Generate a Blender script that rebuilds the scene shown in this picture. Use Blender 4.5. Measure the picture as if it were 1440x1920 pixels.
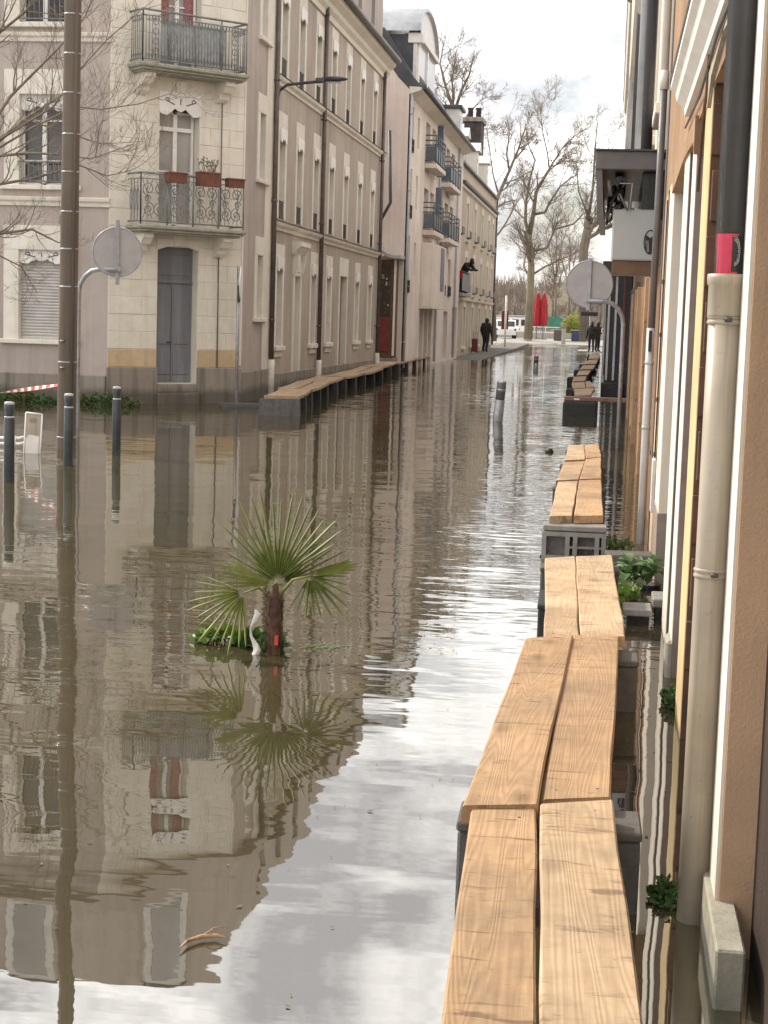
import bpy, bmesh, math, random
from mathutils import Vector, Matrix
R = math.radians
for o in list(bpy.data.objects): bpy.data.objects.remove(o)
SC = bpy.context.scene
COL = SC.collection

# ------------------------------------------------------------------ camera
YAW, PITCH, ROLL, FPX, EYE = .13342211, .11722632, .0308011, 3100.0, 1.7
CAM_M = (Matrix.Rotation(YAW, 3, 'Z') @ Matrix.Rotation(math.pi/2-PITCH, 3, 'X') @ Matrix.Rotation(ROLL, 3, 'Z'))
cam = bpy.data.cameras.new('camera'); camo = bpy.data.objects.new('camera', cam); COL.objects.link(camo)
camo.matrix_world = Matrix.Translation((0, 0, EYE)) @ CAM_M.to_4x4()
cam.sensor_fit = 'HORIZONTAL'; cam.sensor_width = 36; cam.lens = 36*FPX/1440
cam.clip_start = .05; cam.clip_end = 6000
SC.camera = camo

# ------------------------------------------------------------------ world and sun
SUN_AZ = Vector((-.85, .52, 0)).normalized()      # horizontal direction towards the sun
SUN_EL = R(40)
w = bpy.data.worlds.new('World'); SC.world = w; w.use_nodes = True
nt = w.node_tree; nt.nodes.clear()
def wn(t, **k):
    n = nt.nodes.new(t)
    for a, b in k.items(): setattr(n, a, b)
    return n
out = wn('ShaderNodeOutputWorld'); bg = wn('ShaderNodeBackground'); bg.inputs[1].default_value = .10
sky = wn('ShaderNodeTexSky', sky_type='NISHITA', sun_disc=False)
sky.sun_elevation = SUN_EL; sky.sun_rotation = math.atan2(SUN_AZ.x, SUN_AZ.y); sky.air_density = 1.2; sky.dust_density = 2.0
tc = wn('ShaderNodeTexCoord'); mp = wn('ShaderNodeMapping'); mp.inputs['Scale'].default_value = (1, 1, 2.2)
mp.inputs['Location'].default_value = (3.1, .4, .2)
n1 = wn('ShaderNodeTexNoise'); n1.inputs['Scale'].default_value = 3.2; n1.inputs['Detail'].default_value = 7; n1.inputs['Roughness'].default_value = .55
n2 = wn('ShaderNodeTexNoise'); n2.inputs['Scale'].default_value = 6.5; n2.inputs['Detail'].default_value = 8; n2.inputs['Roughness'].default_value = .6
cr = wn('ShaderNodeValToRGB'); cr.color_ramp.elements[0].position = .28; cr.color_ramp.elements[1].position = .46
cr2 = wn('ShaderNodeValToRGB'); e = cr2.color_ramp.elements
e[0].position = .41; e[0].color = (9.2, 9.15, 9.6, 1); e[1].position = .60; e[1].color = (25, 24.4, 23.4, 1)
mx = wn('ShaderNodeMix', data_type='RGBA')
L = nt.links.new
L(tc.outputs['Generated'], mp.inputs[0]); L(mp.outputs[0], n1.inputs[0]); L(mp.outputs[0], n2.inputs[0])
L(n1.outputs[0], cr.inputs[0]); L(n2.outputs[0], cr2.inputs[0])
L(cr.outputs[0], mx.inputs[0]); L(sky.outputs[0], mx.inputs[6]); L(cr2.outputs[0], mx.inputs[7])
L(mx.outputs[2], bg.inputs[0]); L(bg.outputs[0], out.inputs[0])

sd = bpy.data.lights.new('sun', 'SUN'); sd.energy = 3.9; sd.angle = R(3); sd.color = (1, .90, .75)
so = bpy.data.objects.new('sun', sd); COL.objects.link(so)
tosun = Vector((SUN_AZ.x*math.cos(SUN_EL), SUN_AZ.y*math.cos(SUN_EL), math.sin(SUN_EL)))
so.rotation_euler = (-tosun).to_track_quat('-Z', 'Y').to_euler(); so.location = (-20, 10, 40)
SC.render.engine = 'CYCLES'
vs = SC.view_settings; vs.view_transform = 'Standard'; vs.look = 'None'; vs.exposure = 0.18; vs.gamma = 1; vs.use_curve_mapping = False

# ------------------------------------------------------------------ pixel helpers (photo pixels, 1440 x 1920)
CAMP = Vector((0, 0, EYE))
def ray(x, y): return CAM_M @ Vector(((x-720)/FPX, -(y-960)/FPX, -1))
def onz(x, y, z=0.): d = ray(x, y); return CAMP + d*((z-EYE)/d.z)
def onX(x, y, X): d = ray(x, y); return CAMP + d*(X/d.x)
def onY(x, y, Y): d = ray(x, y); return CAMP + d*(Y/d.y)

# ------------------------------------------------------------------ mesh builder
class Fr:                                   # facade frame: u along the wall, d out of the wall, z up
    def __init__(s, o, u, n): s.o = Vector(o); s.u = Vector(u).normalized(); s.n = Vector(n).normalized()
    def P(s, u, d, z): return s.o + s.u*u + s.n*d + Vector((0, 0, z))
W0 = Fr((0, 0, 0), (1, 0, 0), (0, 1, 0))
class MB:
    def __init__(s, fr=W0): s.v = []; s.f = []; s.fr = fr; s.smooth = set()
    def pt(s, u, d, z): s.v.append(s.fr.P(u, d, z)); return len(s.v)-1
    def face(s, ids, sm=False):
        s.f.append(tuple(ids))
        if sm: s.smooth.add(len(s.f)-1)
    def quad(s, a, b, c, d): s.face([s.pt(*p) for p in (a, b, c, d)])
    def box(s, u0, u1, d0, d1, z0, z1, c=0.):
        if c <= 0:
            i = [s.pt(u, d, z) for z in (z0, z1) for d in (d0, d1) for u in (u0, u1)]
            for q in ((0, 1, 3, 2), (4, 6, 7, 5), (0, 4, 5, 1), (2, 3, 7, 6), (0, 2, 6, 4), (1, 5, 7, 3)): s.face([i[k] for k in q])
            return s
        lo = (u0, d0, z0); hi = (u1, d1, z1); V = {}
        for sx in (0, 1):
            for sy in (0, 1):
                for sz in (0, 1):
                    sg = (sx, sy, sz)
                    for a in range(3):
                        p = [hi[k] if sg[k] else lo[k] for k in range(3)]
                        for k in range(3):
                            if k != a: p[k] += -c if sg[k] else c
                        V[sg, a] = s.pt(*p)
        for a in range(3):
            b, e_ = [k for k in range(3) if k != a]
            for sa in (0, 1):
                q = []
                for sb, se in ((0, 0), (1, 0), (1, 1), (0, 1)):
                    g = [0, 0, 0]; g[a] = sa; g[b] = sb; g[e_] = se; q.append(V[tuple(g), a])
                s.face(q)
        for e_ in range(3):
            a, b = [k for k in range(3) if k != e_]
            for sa in (0, 1):
                for sb in (0, 1):
                    g0 = [0, 0, 0]; g0[a] = sa; g0[b] = sb; g1 = list(g0); g1[e_] = 1
                    g0, g1 = tuple(g0), tuple(g1)
                    s.face([V[g0, a], V[g0, b], V[g1, b], V[g1, a]])
        for sx in (0, 1):
            for sy in (0, 1):
                for sz in (0, 1): s.face([V[(sx, sy, sz), a] for a in range(3)])
        return s
    def prism(s, poly, d0, d1):              # polygon in (u, z), extruded along d
        n = len(poly); a = [s.pt(u, d0, z) for u, z in poly]; b = [s.pt(u, d1, z) for u, z in poly]
        s.face(a); s.face(b[::-1])
        for k in range(n): s.face([a[k], a[(k+1) % n], b[(k+1) % n], b[k]])
        return s
    def prism_u(s, poly, u0, u1):            # polygon in (d, z), extruded along u
        n = len(poly); a = [s.pt(u0, d, z) for d, z in poly]; b = [s.pt(u1, d, z) for d, z in poly]
        s.face(a); s.face(b[::-1])
        for k in range(n): s.face([a[k], a[(k+1) % n], b[(k+1) % n], b[k]])
        return s
    def tube(s, pts, r, n=8, cap=True, r1=None):      # points in frame coordinates
        P = [s.fr.P(*p) for p in pts]; m = len(P); rings = []
        rs = r if isinstance(r, (list, tuple)) else [r + ((r1 if r1 is not None else r)-r)*k/max(1, m-1) for k in range(m)]
        ref = None
        for k in range(m):
            t = (P[min(k+1, m-1)]-P[max(k-1, 0)])
            if t.length < 1e-9: t = Vector((0, 0, 1))
            t.normalize()
            if ref is None:
                ref = Vector((0, 0, 1)) if abs(t.z) < .9 else Vector((1, 0, 0))
            a = ref - t*ref.dot(t)
            if a.length < 1e-5: a = t.orthogonal()
            a.normalize(); ref = a; b = t.cross(a)
            base = len(s.v)
            for j in range(n):
                an = 2*math.pi*j/n; s.v.append(P[k] + (a*math.cos(an)+b*math.sin(an))*rs[k])
            rings.append(base)
        for k in range(m-1):
            for j in range(n):
                j2 = (j+1) % n; s.face((rings[k]+j, rings[k]+j2, rings[k+1]+j2, rings[k+1]+j), n > 4)
        if cap:
            s.face([rings[0]+j for j in range(n)][::-1]); s.face([rings[-1]+j for j in range(n)])
        return s
    def lathe(s, prof, n=16, o=(0, 0, 0)):   # profile (r, z) about the z axis at o
        rings = []
        for r, z in prof:
            base = len(s.v)
            for j in range(n):
                an = 2*math.pi*j/n; s.pt(o[0]+r*math.cos(an), o[1]+r*math.sin(an), o[2]+z)
            rings.append(base)
        for k in range(len(prof)-1):
            for j in range(n):
                j2 = (j+1) % n; s.face((rings[k]+j, rings[k]+j2, rings[k+1]+j2, rings[k+1]+j), True)
        s.face([rings[0]+j for j in range(n)][::-1]); s.face([rings[-1]+j for j in range(n)])
        return s
    def mesh(s, name, off=Vector((0, 0, 0)), recalc=True):
        me = bpy.data.meshes.new(name); me.from_pydata([tuple(p-off) for p in s.v], [], s.f)
        if s.smooth:
            for k in s.smooth: me.polygons[k].use_smooth = True
        if recalc:
            bm = bmesh.new(); bm.from_mesh(me); bmesh.ops.recalc_face_normals(bm, faces=bm.faces); bm.to_mesh(me); bm.free()
        me.update(); return me
    def build(s, name, mat, parent=None, recalc=True):
        off = Vector((0, 0, 0)); p = parent
        while p is not None: off += p.location; p = p.parent
        me = s.mesh(name, off, recalc); me.materials.append(mat)
        o = bpy.data.objects.new(name, me); COL.objects.link(o); o.parent = parent; return o

def tag(o, label=None, cat=None, group=None, kind=None):
    if label: o['label'] = label
    if cat: o['category'] = cat
    if group: o['group'] = group
    if kind: o['kind'] = kind
    return o
def thing(name, label, cat, loc, group=None):
    o = bpy.data.objects.new(name, None); COL.objects.link(o); o.location = loc; o.empty_display_size = .2
    return tag(o, label, cat, group)
def single(mb, name, mat, label, cat, loc=None, group=None):          # a thing that is one mesh
    lo = Vector(loc) if loc is not None else Vector((0, 0, 0))
    me = mb.mesh(name, lo); me.materials.append(mat)
    o = bpy.data.objects.new(name, me); COL.objects.link(o); o.location = lo
    return tag(o, label, cat, group)
def copy_tree(o, parent=None):
    c = o.copy(); COL.objects.link(c); c.parent = parent
    for ch in o.children: copy_tree(ch, c)
    return c

# ------------------------------------------------------------------ materials
def newmat(name):
    m = bpy.data.materials.new(name); m.use_nodes = True; t = m.node_tree
    return m, t, t.nodes['Principled BSDF']
def NN(t, ty, ins=None, **k):
    n = t.nodes.new(ty)
    for a, b in k.items(): setattr(n, a, b)
    for a, b in (ins or {}).items():
        if hasattr(b, 'is_output'): t.links.new(b, n.inputs[a])
        else: n.inputs[a].default_value = b
    return n
def coords(t, scale=(1, 1, 1)):
    return NN(t, 'ShaderNodeMapping', {0: NN(t, 'ShaderNodeTexCoord').outputs['Object'], 'Scale': scale}).outputs[0]
def noise(t, vec, sc, det=4, rough=.55, dist=0.):
    return NN(t, 'ShaderNodeTexNoise', {'Vector': vec, 'Scale': sc, 'Detail': det, 'Roughness': rough, 'Distortion': dist})
def ramp(t, fac, a, b, ca=(0, 0, 0, 1), cb=(1, 1, 1, 1)):
    n = NN(t, 'ShaderNodeValToRGB', {0: fac}); e = n.color_ramp.elements
    e[0].position = a; e[0].color = ca; e[1].position = b; e[1].color = cb; return n.outputs[0]
def mix(t, f, a, b, mode='MIX'):
    n = NN(t, 'ShaderNodeMix', data_type='RGBA', blend_type=mode)
    for i, v in ((0, f), (6, a), (7, b)):
        if hasattr(v, 'is_output'): t.links.new(v, n.inputs[i])
        else: n.inputs[i].default_value = v if i == 0 else (*v[:3], 1)
    return n.outputs[2]
def math_(t, op, a, b=0.):
    n = NN(t, 'ShaderNodeMath', operation=op)
    for i, v in ((0, a), (1, b)):
        if hasattr(v, 'is_output'): t.links.new(v, n.inputs[i])
        else: n.inputs[i].default_value = v
    return n.outputs[0]
def bump(t, p, h, st, dist=.01):
    b = NN(t, 'ShaderNodeBump', {'Height': h, 'Strength': st, 'Distance': dist}); t.links.new(b.outputs[0], p.inputs['Normal'])
def sc3(c, k): return tuple(x*k for x in c)

def plain(name, c, rough=.6, metal=0., var=.25, sc=8., bmp=.15, spec=None):
    m, t, p = newmat(name); v = coords(t); n = noise(t, v, sc, 5)
    t.links.new(mix(t, ramp(t, n.outputs[0], .3, .7), sc3(c, 1-var), sc3(c, 1+var)), p.inputs['Base Color'])
    n2 = noise(t, v, sc*6, 3)
    t.links.new(ramp(t, n2.outputs[0], .2, .8, (max(0, rough-.12),)*3+(1,), (min(1, rough+.12),)*3+(1,)), p.inputs['Roughness'])
    p.inputs['Metallic'].default_value = metal
    if spec is not None: p.inputs['Specular IOR Level'].default_value = spec
    if bmp: bump(t, p, n2.outputs[0], bmp, .004)
    return m
def render_wall(name, c, stain=(.2, .17, .14), st=.45, grain=60., mott=.16, bmp=.35):
    """lime render: mottled colour, vertical rain streaks, fine grain"""
    m, t, p = newmat(name); v = coords(t)
    n1 = noise(t, v, .55, 6, .6); n2 = noise(t, v, 3.5, 5, .6)
    col = mix(t, ramp(t, n1.outputs[0], .3, .7), sc3(c, 1-mott), sc3(c, 1+mott*.7))
    col = mix(t, math_(t, 'MULTIPLY', ramp(t, n2.outputs[0], .5, .78), .35), col, sc3(c, .72))
    vs_ = coords(t, (3.2, 3.2, .16)); n3 = noise(t, vs_, 1.6, 5, .65)
    col = mix(t, math_(t, 'MULTIPLY', ramp(t, n3.outputs[0], .47, .75), st*1.25), col, stain)
    t.links.new(col, p.inputs['Base Color']); p.inputs['Roughness'].default_value = .92; p.inputs['Specular IOR Level'].default_value = .2
    n4 = noise(t, v, grain, 4, .6); bump(t, p, n4.outputs[0], bmp, .006)
    return m
def stone(name, c, alt, sc=5., bmp=.3, rnd=True):
    """cut limestone, each block a little different"""
    m, t, p = newmat(name); v = coords(t)
    n1 = noise(t, v, sc, 7, .65); n2 = noise(t, v, sc*.22, 3)
    col = mix(t, ramp(t, n1.outputs[0], .35, .75), sc3(c, 1.08), alt)
    col = mix(t, math_(t, 'MULTIPLY', ramp(t, n2.outputs[0], .45, .7), .5), col, sc3(c, .8))
    n5 = noise(t, coords(t, (4, 4, .22)), 1.5, 5, .65); col = mix(t, math_(t, 'MULTIPLY', ramp(t, n5.outputs[0], .5, .78), .45), col, sc3(alt, .55))
    if rnd:
        oi = NN(t, 'ShaderNodeObjectInfo'); col = mix(t, math_(t, 'MULTIPLY', oi.outputs['Random'], .45), col, alt)
    t.links.new(col, p.inputs['Base Color']); p.inputs['Roughness'].default_value = .88; p.inputs['Specular IOR Level'].default_value = .25
    n4 = noise(t, v, sc*9, 5, .6); bump(t, p, n4.outputs[0], bmp, .006)
    return m
def wood_plank(name, pale, warm, dark):
    """sawn softwood plank, grain along local Y: contour lines of a stretched noise, cracks across, blotches"""
    m, t, p = newmat(name); oi = NN(t, 'ShaderNodeObjectInfo')
    tcn = NN(t, 'ShaderNodeTexCoord'); rv = NN(t, 'ShaderNodeVectorMath', {0: (37., 91., 13.)}, operation='SCALE'); t.links.new(oi.outputs['Random'], rv.inputs['Scale'])
    base = NN(t, 'ShaderNodeVectorMath', {0: tcn.outputs['Object'], 1: rv.outputs[0]}, operation='ADD').outputs[0]
    def mpg(s): return NN(t, 'ShaderNodeMapping', {0: base, 'Scale': s}).outputs[0]
    field = noise(t, mpg((6.5, .36, 6.5)), 1., 2.2, .4, .3).outputs[0]
    lines = math_(t, 'SINE', math_(t, 'MULTIPLY', field, 190.))
    lines = ramp(t, math_(t, 'MULTIPLY_ADD', lines, .5), 0, 1)
    lines.node.inputs[0].links[0].from_node.inputs[2].default_value = .5
    fib = noise(t, mpg((70, 2.2, 70)), 1., 4, .6).outputs[0]
    blot = noise(t, mpg((3., 1.2, 3.)), 1., 5, .6).outputs[0]
    col = mix(t, ramp(t, blot, .3, .7), pale, warm)
    rc = math_(t, 'MULTIPLY', oi.outputs['Random'], .55); col = mix(t, rc, col, sc3(warm, .82))
    grain = math_(t, 'MULTIPLY', ramp(t, lines, .2, 1.), .27); col = mix(t, grain, col, dark)
    col = mix(t, math_(t, 'MULTIPLY', ramp(t, fib, .5, .8), .4), col, sc3(dark, 1.1))
    crk = noise(t, mpg((4, 21, 4)), 1., 4, .65, .5).outputs[0]                       # short checks across the board
    col = mix(t, math_(t, 'MULTIPLY', ramp(t, crk, .58, .66), .7), col, sc3(dark, .55))
    vor = NN(t, 'ShaderNodeTexVoronoi', {'Vector': mpg((4.2, 1.9, 4.2)), 'Scale': 1.})
    col = mix(t, math_(t, 'MULTIPLY', ramp(t, vor.outputs[0], .04, .19, (1, 1, 1, 1), (0, 0, 0, 1)), .75), col, sc3(dark, .75))
    dirt = noise(t, mpg((2.2, 2.2, 2.2)), 1., 8, .7).outputs[0]
    col = mix(t, math_(t, 'MULTIPLY', ramp(t, dirt, .44, .68), .6), col, (.17, .125, .085))
    mud = noise(t, mpg((1.1, .8, 1.1)), 1., 9, .72).outputs[0]; col = mix(t, math_(t, 'MULTIPLY', ramp(t, mud, .50, .66), .42), col, (.23, .155, .085))
    spk = noise(t, mpg((55, 40, 55)), 1., 3, .6).outputs[0]; col = mix(t, math_(t, 'MULTIPLY', ramp(t, spk, .68, .74), .5), col, (.10, .07, .05))
    t.links.new(col, p.inputs['Base Color']); p.inputs['Roughness'].default_value = .72; p.inputs['Specular IOR Level'].default_value = .3
    hsum = math_(t, 'ADD', math_(t, 'MULTIPLY', lines, .35), fib); bump(t, p, hsum, .35, .004)
    return m
def leafmat(name, c, c2, rough=.45, trans=.25):
    m, t, p = newmat(name); v = coords(t); n = noise(t, v, 14, 3); oi = NN(t, 'ShaderNodeObjectInfo')
    col = mix(t, ramp(t, n.outputs[0], .3, .7), c, c2); col = mix(t, math_(t, 'MULTIPLY', oi.outputs['Random'], .3), col, c2)
    t.links.new(col, p.inputs['Base Color']); p.inputs['Roughness'].default_value = rough
    tr = NN(t, 'ShaderNodeBsdfTranslucent', {0: col}); ms = NN(t, 'ShaderNodeMixShader', {0: trans, 1: p.outputs[0], 2: tr.outputs[0]})
    t.links.new(ms.outputs[0], t.nodes['Material Output'].inputs[0]); return m
def glassmat(name, c=(.03, .035, .04), rough=.06):
    m, t, p = newmat(name); v = coords(t); n = noise(t, v, 1.3, 3)
    t.links.new(mix(t, n.outputs[0], sc3(c, .6), sc3(c, 1.5)), p.inputs['Base Color']); p.inputs['Roughness'].default_value = rough
    p.inputs['Specular IOR Level'].default_value = .7; n2 = noise(t, v, .9, 2); bump(t, p, n2.outputs[0], .05, .02); return m

def pipe_mat(name, c, dirt, metal=0.):
    m, t, p = newmat(name); v = coords(t); s_ = coords(t, (26, 26, .9))
    n1 = noise(t, s_, 1., 5, .65).outputs[0]; n2 = noise(t, v, 30, 6, .7).outputs[0]; n3 = noise(t, v, 4, 4, .6).outputs[0]
    col = mix(t, ramp(t, n3, .35, .7), sc3(c, 1.1), sc3(c, .85)); col = mix(t, math_(t, 'MULTIPLY', ramp(t, n1, .5, .75), .55), col, dirt)
    col = mix(t, math_(t, 'MULTIPLY', ramp(t, n2, .62, .72), .5), col, sc3(dirt, .8))
    t.links.new(col, p.inputs['Base Color']); t.links.new(ramp(t, n1, .3, .7, (.3, .3, .3, 1), (.6, .6, .6, 1)), p.inputs['Roughness']); p.inputs['Metallic'].default_value = metal
    bump(t, p, n2, .15, .002); return m
M = {}
M['mauve'] = render_wall('mauve_render', (.44, .378, .338), (.24, .20, .175), .4)
M['greige'] = render_wall('greige_render', (.445, .383, .328), (.22, .185, .15), .45)
M['pink'] = render_wall('pink_render', (.71, .615, .555), (.4, .32, .26), .3)
M['cream_wall'] = render_wall('cream_render', (.75, .665, .595), (.42, .34, .26), .35)
M['beige'] = render_wall('beige_render', (.56, .48, .375), (.26, .21, .155), .6)
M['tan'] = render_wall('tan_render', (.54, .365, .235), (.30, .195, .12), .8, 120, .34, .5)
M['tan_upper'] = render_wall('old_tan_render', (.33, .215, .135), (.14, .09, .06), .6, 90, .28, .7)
M['tan_shaded'] = render_wall('shaded_tan_render', (.055, .04, .031), (.08, .06, .05), .6, 90, .25, .7)  # tan render with the near wall's shade mixed into its colour
M['stone'] = stone('cream_limestone', (.70, .66, .59), (.66, .60, .49))
M['trim'] = stone('pale_stone_trim', (.73, .69, .62), (.64, .585, .49), 3.)
M['ochre'] = stone('ochre_stained_stone', (.57, .44, .29), (.47, .345, .21), 6.)
M['plinth'] = render_wall('grey_plinth_cement', (.30, .26, .22), (.10, .09, .07), .75, 40, .25, .5)
def damp(m, top=.22):
    t = m.node_tree; p = t.nodes['Principled BSDF']; src = p.inputs['Base Color'].links[0].from_socket
    pos = NN(t, 'ShaderNodeNewGeometry').outputs['Position']; z = NN(t, 'ShaderNodeSeparateXYZ', {0: pos}).outputs[2]
    n = noise(t, pos, 2.2, 5, .65).outputs[0]; h = math_(t, 'ADD', z, math_(t, 'MULTIPLY', n, -.3))
    f = NN(t, 'ShaderNodeMapRange', {0: h, 1: top-.20, 2: top-.05, 3: .62, 4: 0.}).outputs[0]
    t.links.new(mix(t, f, src, (.045, .04, .03)), p.inputs['Base Color'])
damp(M['plinth'])
M['oldstone'] = stone('weathered_grey_stone', (.42, .39, .33), (.22, .215, .165), 8., .6)
M['white'] = plain('white_paint', (.74, .71, .67), .45, 0, .08, 5, .05)
M['offwhite'] = plain('off_white_paint', (.64, .61, .57), .5, 0, .14, 4, .08)
M['shutter'] = plain('grey_shutter', (.40, .36, .31), .55, 0, .2, 6, .1)
M['roller'] = plain('roller_shutter_slats', (.46, .43, .40), .45, 0, .12, 4, .05)
M['glass'] = glassmat('dark_window_glass', (.05, .045, .04))
M['glass_pale'] = glassmat('curtained_window_glass', (.28, .26, .25), .1)
M['doorblue'] = render_wall('weathered_blue_grey_door', (.215, .22, .235), (.14, .12, .12), .6, 40, .2, .2)
M['iron'] = plain('grey_painted_iron', (.20, .21, .205), .5, .3, .3, 12, .2)
M['iron_dark'] = plain('dark_iron', (.06, .062, .065), .45, .4, .3, 10, .15)
M['zinc'] = plain('zinc_sheet', (.42, .43, .44), .42, .55, .15, 4, .1)
M['zincdark'] = pipe_mat('dark_zinc_pipe', (.085, .085, .09), (.05, .045, .04), .35)
M['pipe_brown'] = plain('brown_downpipe', (.11, .09, .075), .5, .2, .3, 5, .1)
M['pipe_beige'] = pipe_mat('beige_pvc_pipe', (.36, .31, .24), (.15, .115, .075))
M['pipe_grey'] = pipe_mat('pale_grey_pipe', (.43, .445, .46), (.22, .21, .19))
M['pipe_white'] = plain('cream_pipe_shoe', (.6, .56, .48), .5, 0, .2, 8, .1)
M['slate'] = plain('dark_slate', (.05, .05, .06), .5, 0, .35, 3, .2)
M['terracotta'] = plain('brown_plastic_planter', (.16, .06, .04), .5, 0, .25, 10, .1)
M['red'] = plain('red_cloth', (.33, .012, .018), .7, 0, .3, 6, .2)
M['darkred'] = plain('dark_red_paint', (.15, .028, .025), .5, 0, .3, 5, .1)
M['maroon'] = plain('maroon_door', (.12, .03, .028), .5, 0, .25, 6, .15)
M['curtain'] = plain('red_curtain', (.33, .14, .14), .85, 0, .35, 12, .1)
M['pole'] = render_wall('weathered_pole', (.155, .125, .10), (.08, .065, .05), .7, 70, .3, .6)
M['galv'] = plain('galvanised_steel', (.33, .33, .34), .42, .6, .2, 14, .15)
M['signback'] = plain('grey_sign_back', (.37, .355, .355), .45, .25, .1, 5, .1)
M['bollard'] = plain('charcoal_bollard_paint', (.042, .05, .055), .38, .1, .3, 12, .1)
M['band'] = plain('pale_reflective_band', (.42, .42, .42), .3, 0, .1, 12, .05)
M['block'] = stone('grey_concrete_block', (.135, .125, .115), (.075, .07, .065), 14., .8)  # concrete colour darkened to hold the shade under the walkway planks
M['blockdark'] = stone('wet_dark_block', (.055, .055, .055), (.03, .03, .03), 10., .6)
M['blockgrey'] = stone('pale_grey_block', (.30, .29, .275), (.17, .165, .155), 14., .6)
M['chimney'] = plain('sooty_chimney', (.05, .038, .034), .9, 0, .4, 3, .3)
M['screen'] = plain('pale_grey_screen', (.34, .345, .345), .6, 0, .25, 10, .15)
M['blocktop'] = stone('pale_concrete', (.46, .44, .41), (.33, .31, .28), 14., .5)
M['plank'] = wood_plank('sawn_plank', (.56, .395, .245), (.48, .30, .155), (.20, .11, .055))
M['plank_pale'] = wood_plank('pale_sawn_plank', (.61, .465, .32), (.52, .36, .215), (.25, .155, .085))
M['plank_far'] = wood_plank('far_sawn_plank', (.50, .37, .255), (.42, .275, .165), (.2, .12, .065))
M['osb'] = wood_plank('osb_board', (.36, .195, .095), (.27, .13, .06), (.12, .05, .025))
M['batten'] = wood_plank('pine_batten', (.60, .42, .27), (.50, .32, .18), (.25, .14, .07))
M['yellow'] = stone('ochre_yellow_frame', (.64, .51, .31), (.50, .37, .19), 4.)
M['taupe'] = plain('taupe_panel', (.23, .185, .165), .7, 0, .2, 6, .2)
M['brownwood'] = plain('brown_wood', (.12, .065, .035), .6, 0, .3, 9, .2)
M['black'] = plain('black_shopfront', (.012, .012, .013), .25, 0, .3, 6, .05)
M['graphite'] = plain('graphite_sheet', (.13, .12, .12), .5, .1, .15, 6, .08)
M['signbox'] = plain('grey_white_sign_face', (.40, .405, .40), .4, 0, .05, 4, .03)
M['bark'] = render_wall('tree_bark', (.19, .155, .12), (.06, .05, .04), .5, 12, .35, .6)
M['bark_plane'] = render_wall('plane_tree_bark', (.24, .205, .14), (.09, .085, .05), .6, 6, .3, .5)
M['twig'] = plain('bare_twig', (.19, .15, .115), .8, 0, .3, 3, 0)  # far twigs and bark lightened in colour in place of haze
M['twig_near'] = plain('near_bare_twig', (.17, .135, .105), .75, 0, .3, 6, 0)
M['leaf'] = leafmat('weed_leaf', (.06, .13, .02), (.14, .22, .035))
M['leafdark'] = leafmat('dark_weed_leaf', (.03, .075, .018), (.065, .12, .03))
M['weedolive'] = leafmat('olive_weed_leaf', (.05, .075, .02), (.10, .12, .03), .6)
M['palm'] = leafmat('palm_leaf', (.07, .105, .02), (.17, .20, .045), .55, .10)
M['palmlight'] = leafmat('young_palm_leaf', (.13, .17, .035), (.25, .28, .075), .55, .15)
M['palmtrunk'] = plain('palm_trunk_fibre', (.10, .055, .035), .9, 0, .5, 30, .9)
M['rosette'] = leafmat('glossy_broad_leaf', (.06, .13, .04), (.14, .24, .09), .28, .12)
M['willow'] = leafmat('yellow_green_leaf', (.20, .23, .03), (.32, .33, .06), .6, .3)
M['green'] = plain('green_tarpaulin', (.035, .16, .105), .55, 0, .25, 2, .1)
M['navy'] = plain('dark_blue_panel', (.03, .045, .09), .5, 0, .2, 3, .05)
M['brownbox'] = plain('brown_planter', (.10, .075, .065), .7, 0, .25, 3, .1)
M['carwhite'] = plain('white_car_paint', (.72, .72, .72), .25, 0, .03, 3, 0)
M['tyre'] = plain('tyre_rubber', (.02, .02, .02), .8, 0, .3, 20, .1)
M['plastic'] = plain('white_plastic', (.75, .74, .72), .4, 0, .08, 10, .05)
M['tape_red'] = plain('red_tape', (.55, .06, .04), .45, 0, .1, 10, 0)
M['pinksticker'] = plain('pink_sticker', (.52, .028, .075), .45, 0, .12, 30, .03)
M['blacksticker'] = plain('black_sticker', (.014, .012, .012), .45, 0, .3, 60, .03)
M['asphalt'] = render_wall('wet_asphalt', (.07, .066, .06), (.04, .04, .035), .5, 50, .3, .5)
M['paving'] = render_wall('pale_paving', (.36, .34, .31), (.22, .2, .18), .4, 30, .2, .3)
M['paving_wet'] = render_wall('wet_pavement', (.17, .16, .145), (.1, .09, .08), .5, 30, .25, .3)
M['bluegrey'] = plain('blue_grey_shutter', (.13, .145, .19), .5, 0, .15, 4, .05)
M['bluerail'] = plain('blue_grey_balcony_panel', (.105, .125, .145), .45, .2, .2, 4, .05)
M['brush'] = plain('far_bare_brush', (.23, .185, .15), .9, 0, .35, .3, 0)
M['hill'] = render_wall('brown_far_bank', (.16, .135, .095), (.08, .075, .05), .5, .8, .35, .3)
M['skin'] = plain('skin', (.45, .28, .2), .55, 0, .1, 20, 0)
M['crossplank'] = wood_plank('reddish_cross_plank', (.30, .17, .125), (.24, .125, .09), (.12, .06, .04))
M['driftleaf'] = plain('brown_leaf_bits', (.16, .11, .05), .7, 0, .5, 40, 0)
M['hair'] = plain('black_hair', (.012, .01, .01), .6, 0, .3, 30, .3)
M['coat'] = plain('dark_coat', (.028, .022, .024), .8, 0, .3, 9, .2)
M['jeans'] = plain('dark_trousers', (.025, .027, .035), .85, 0, .25, 9, .2)

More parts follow.
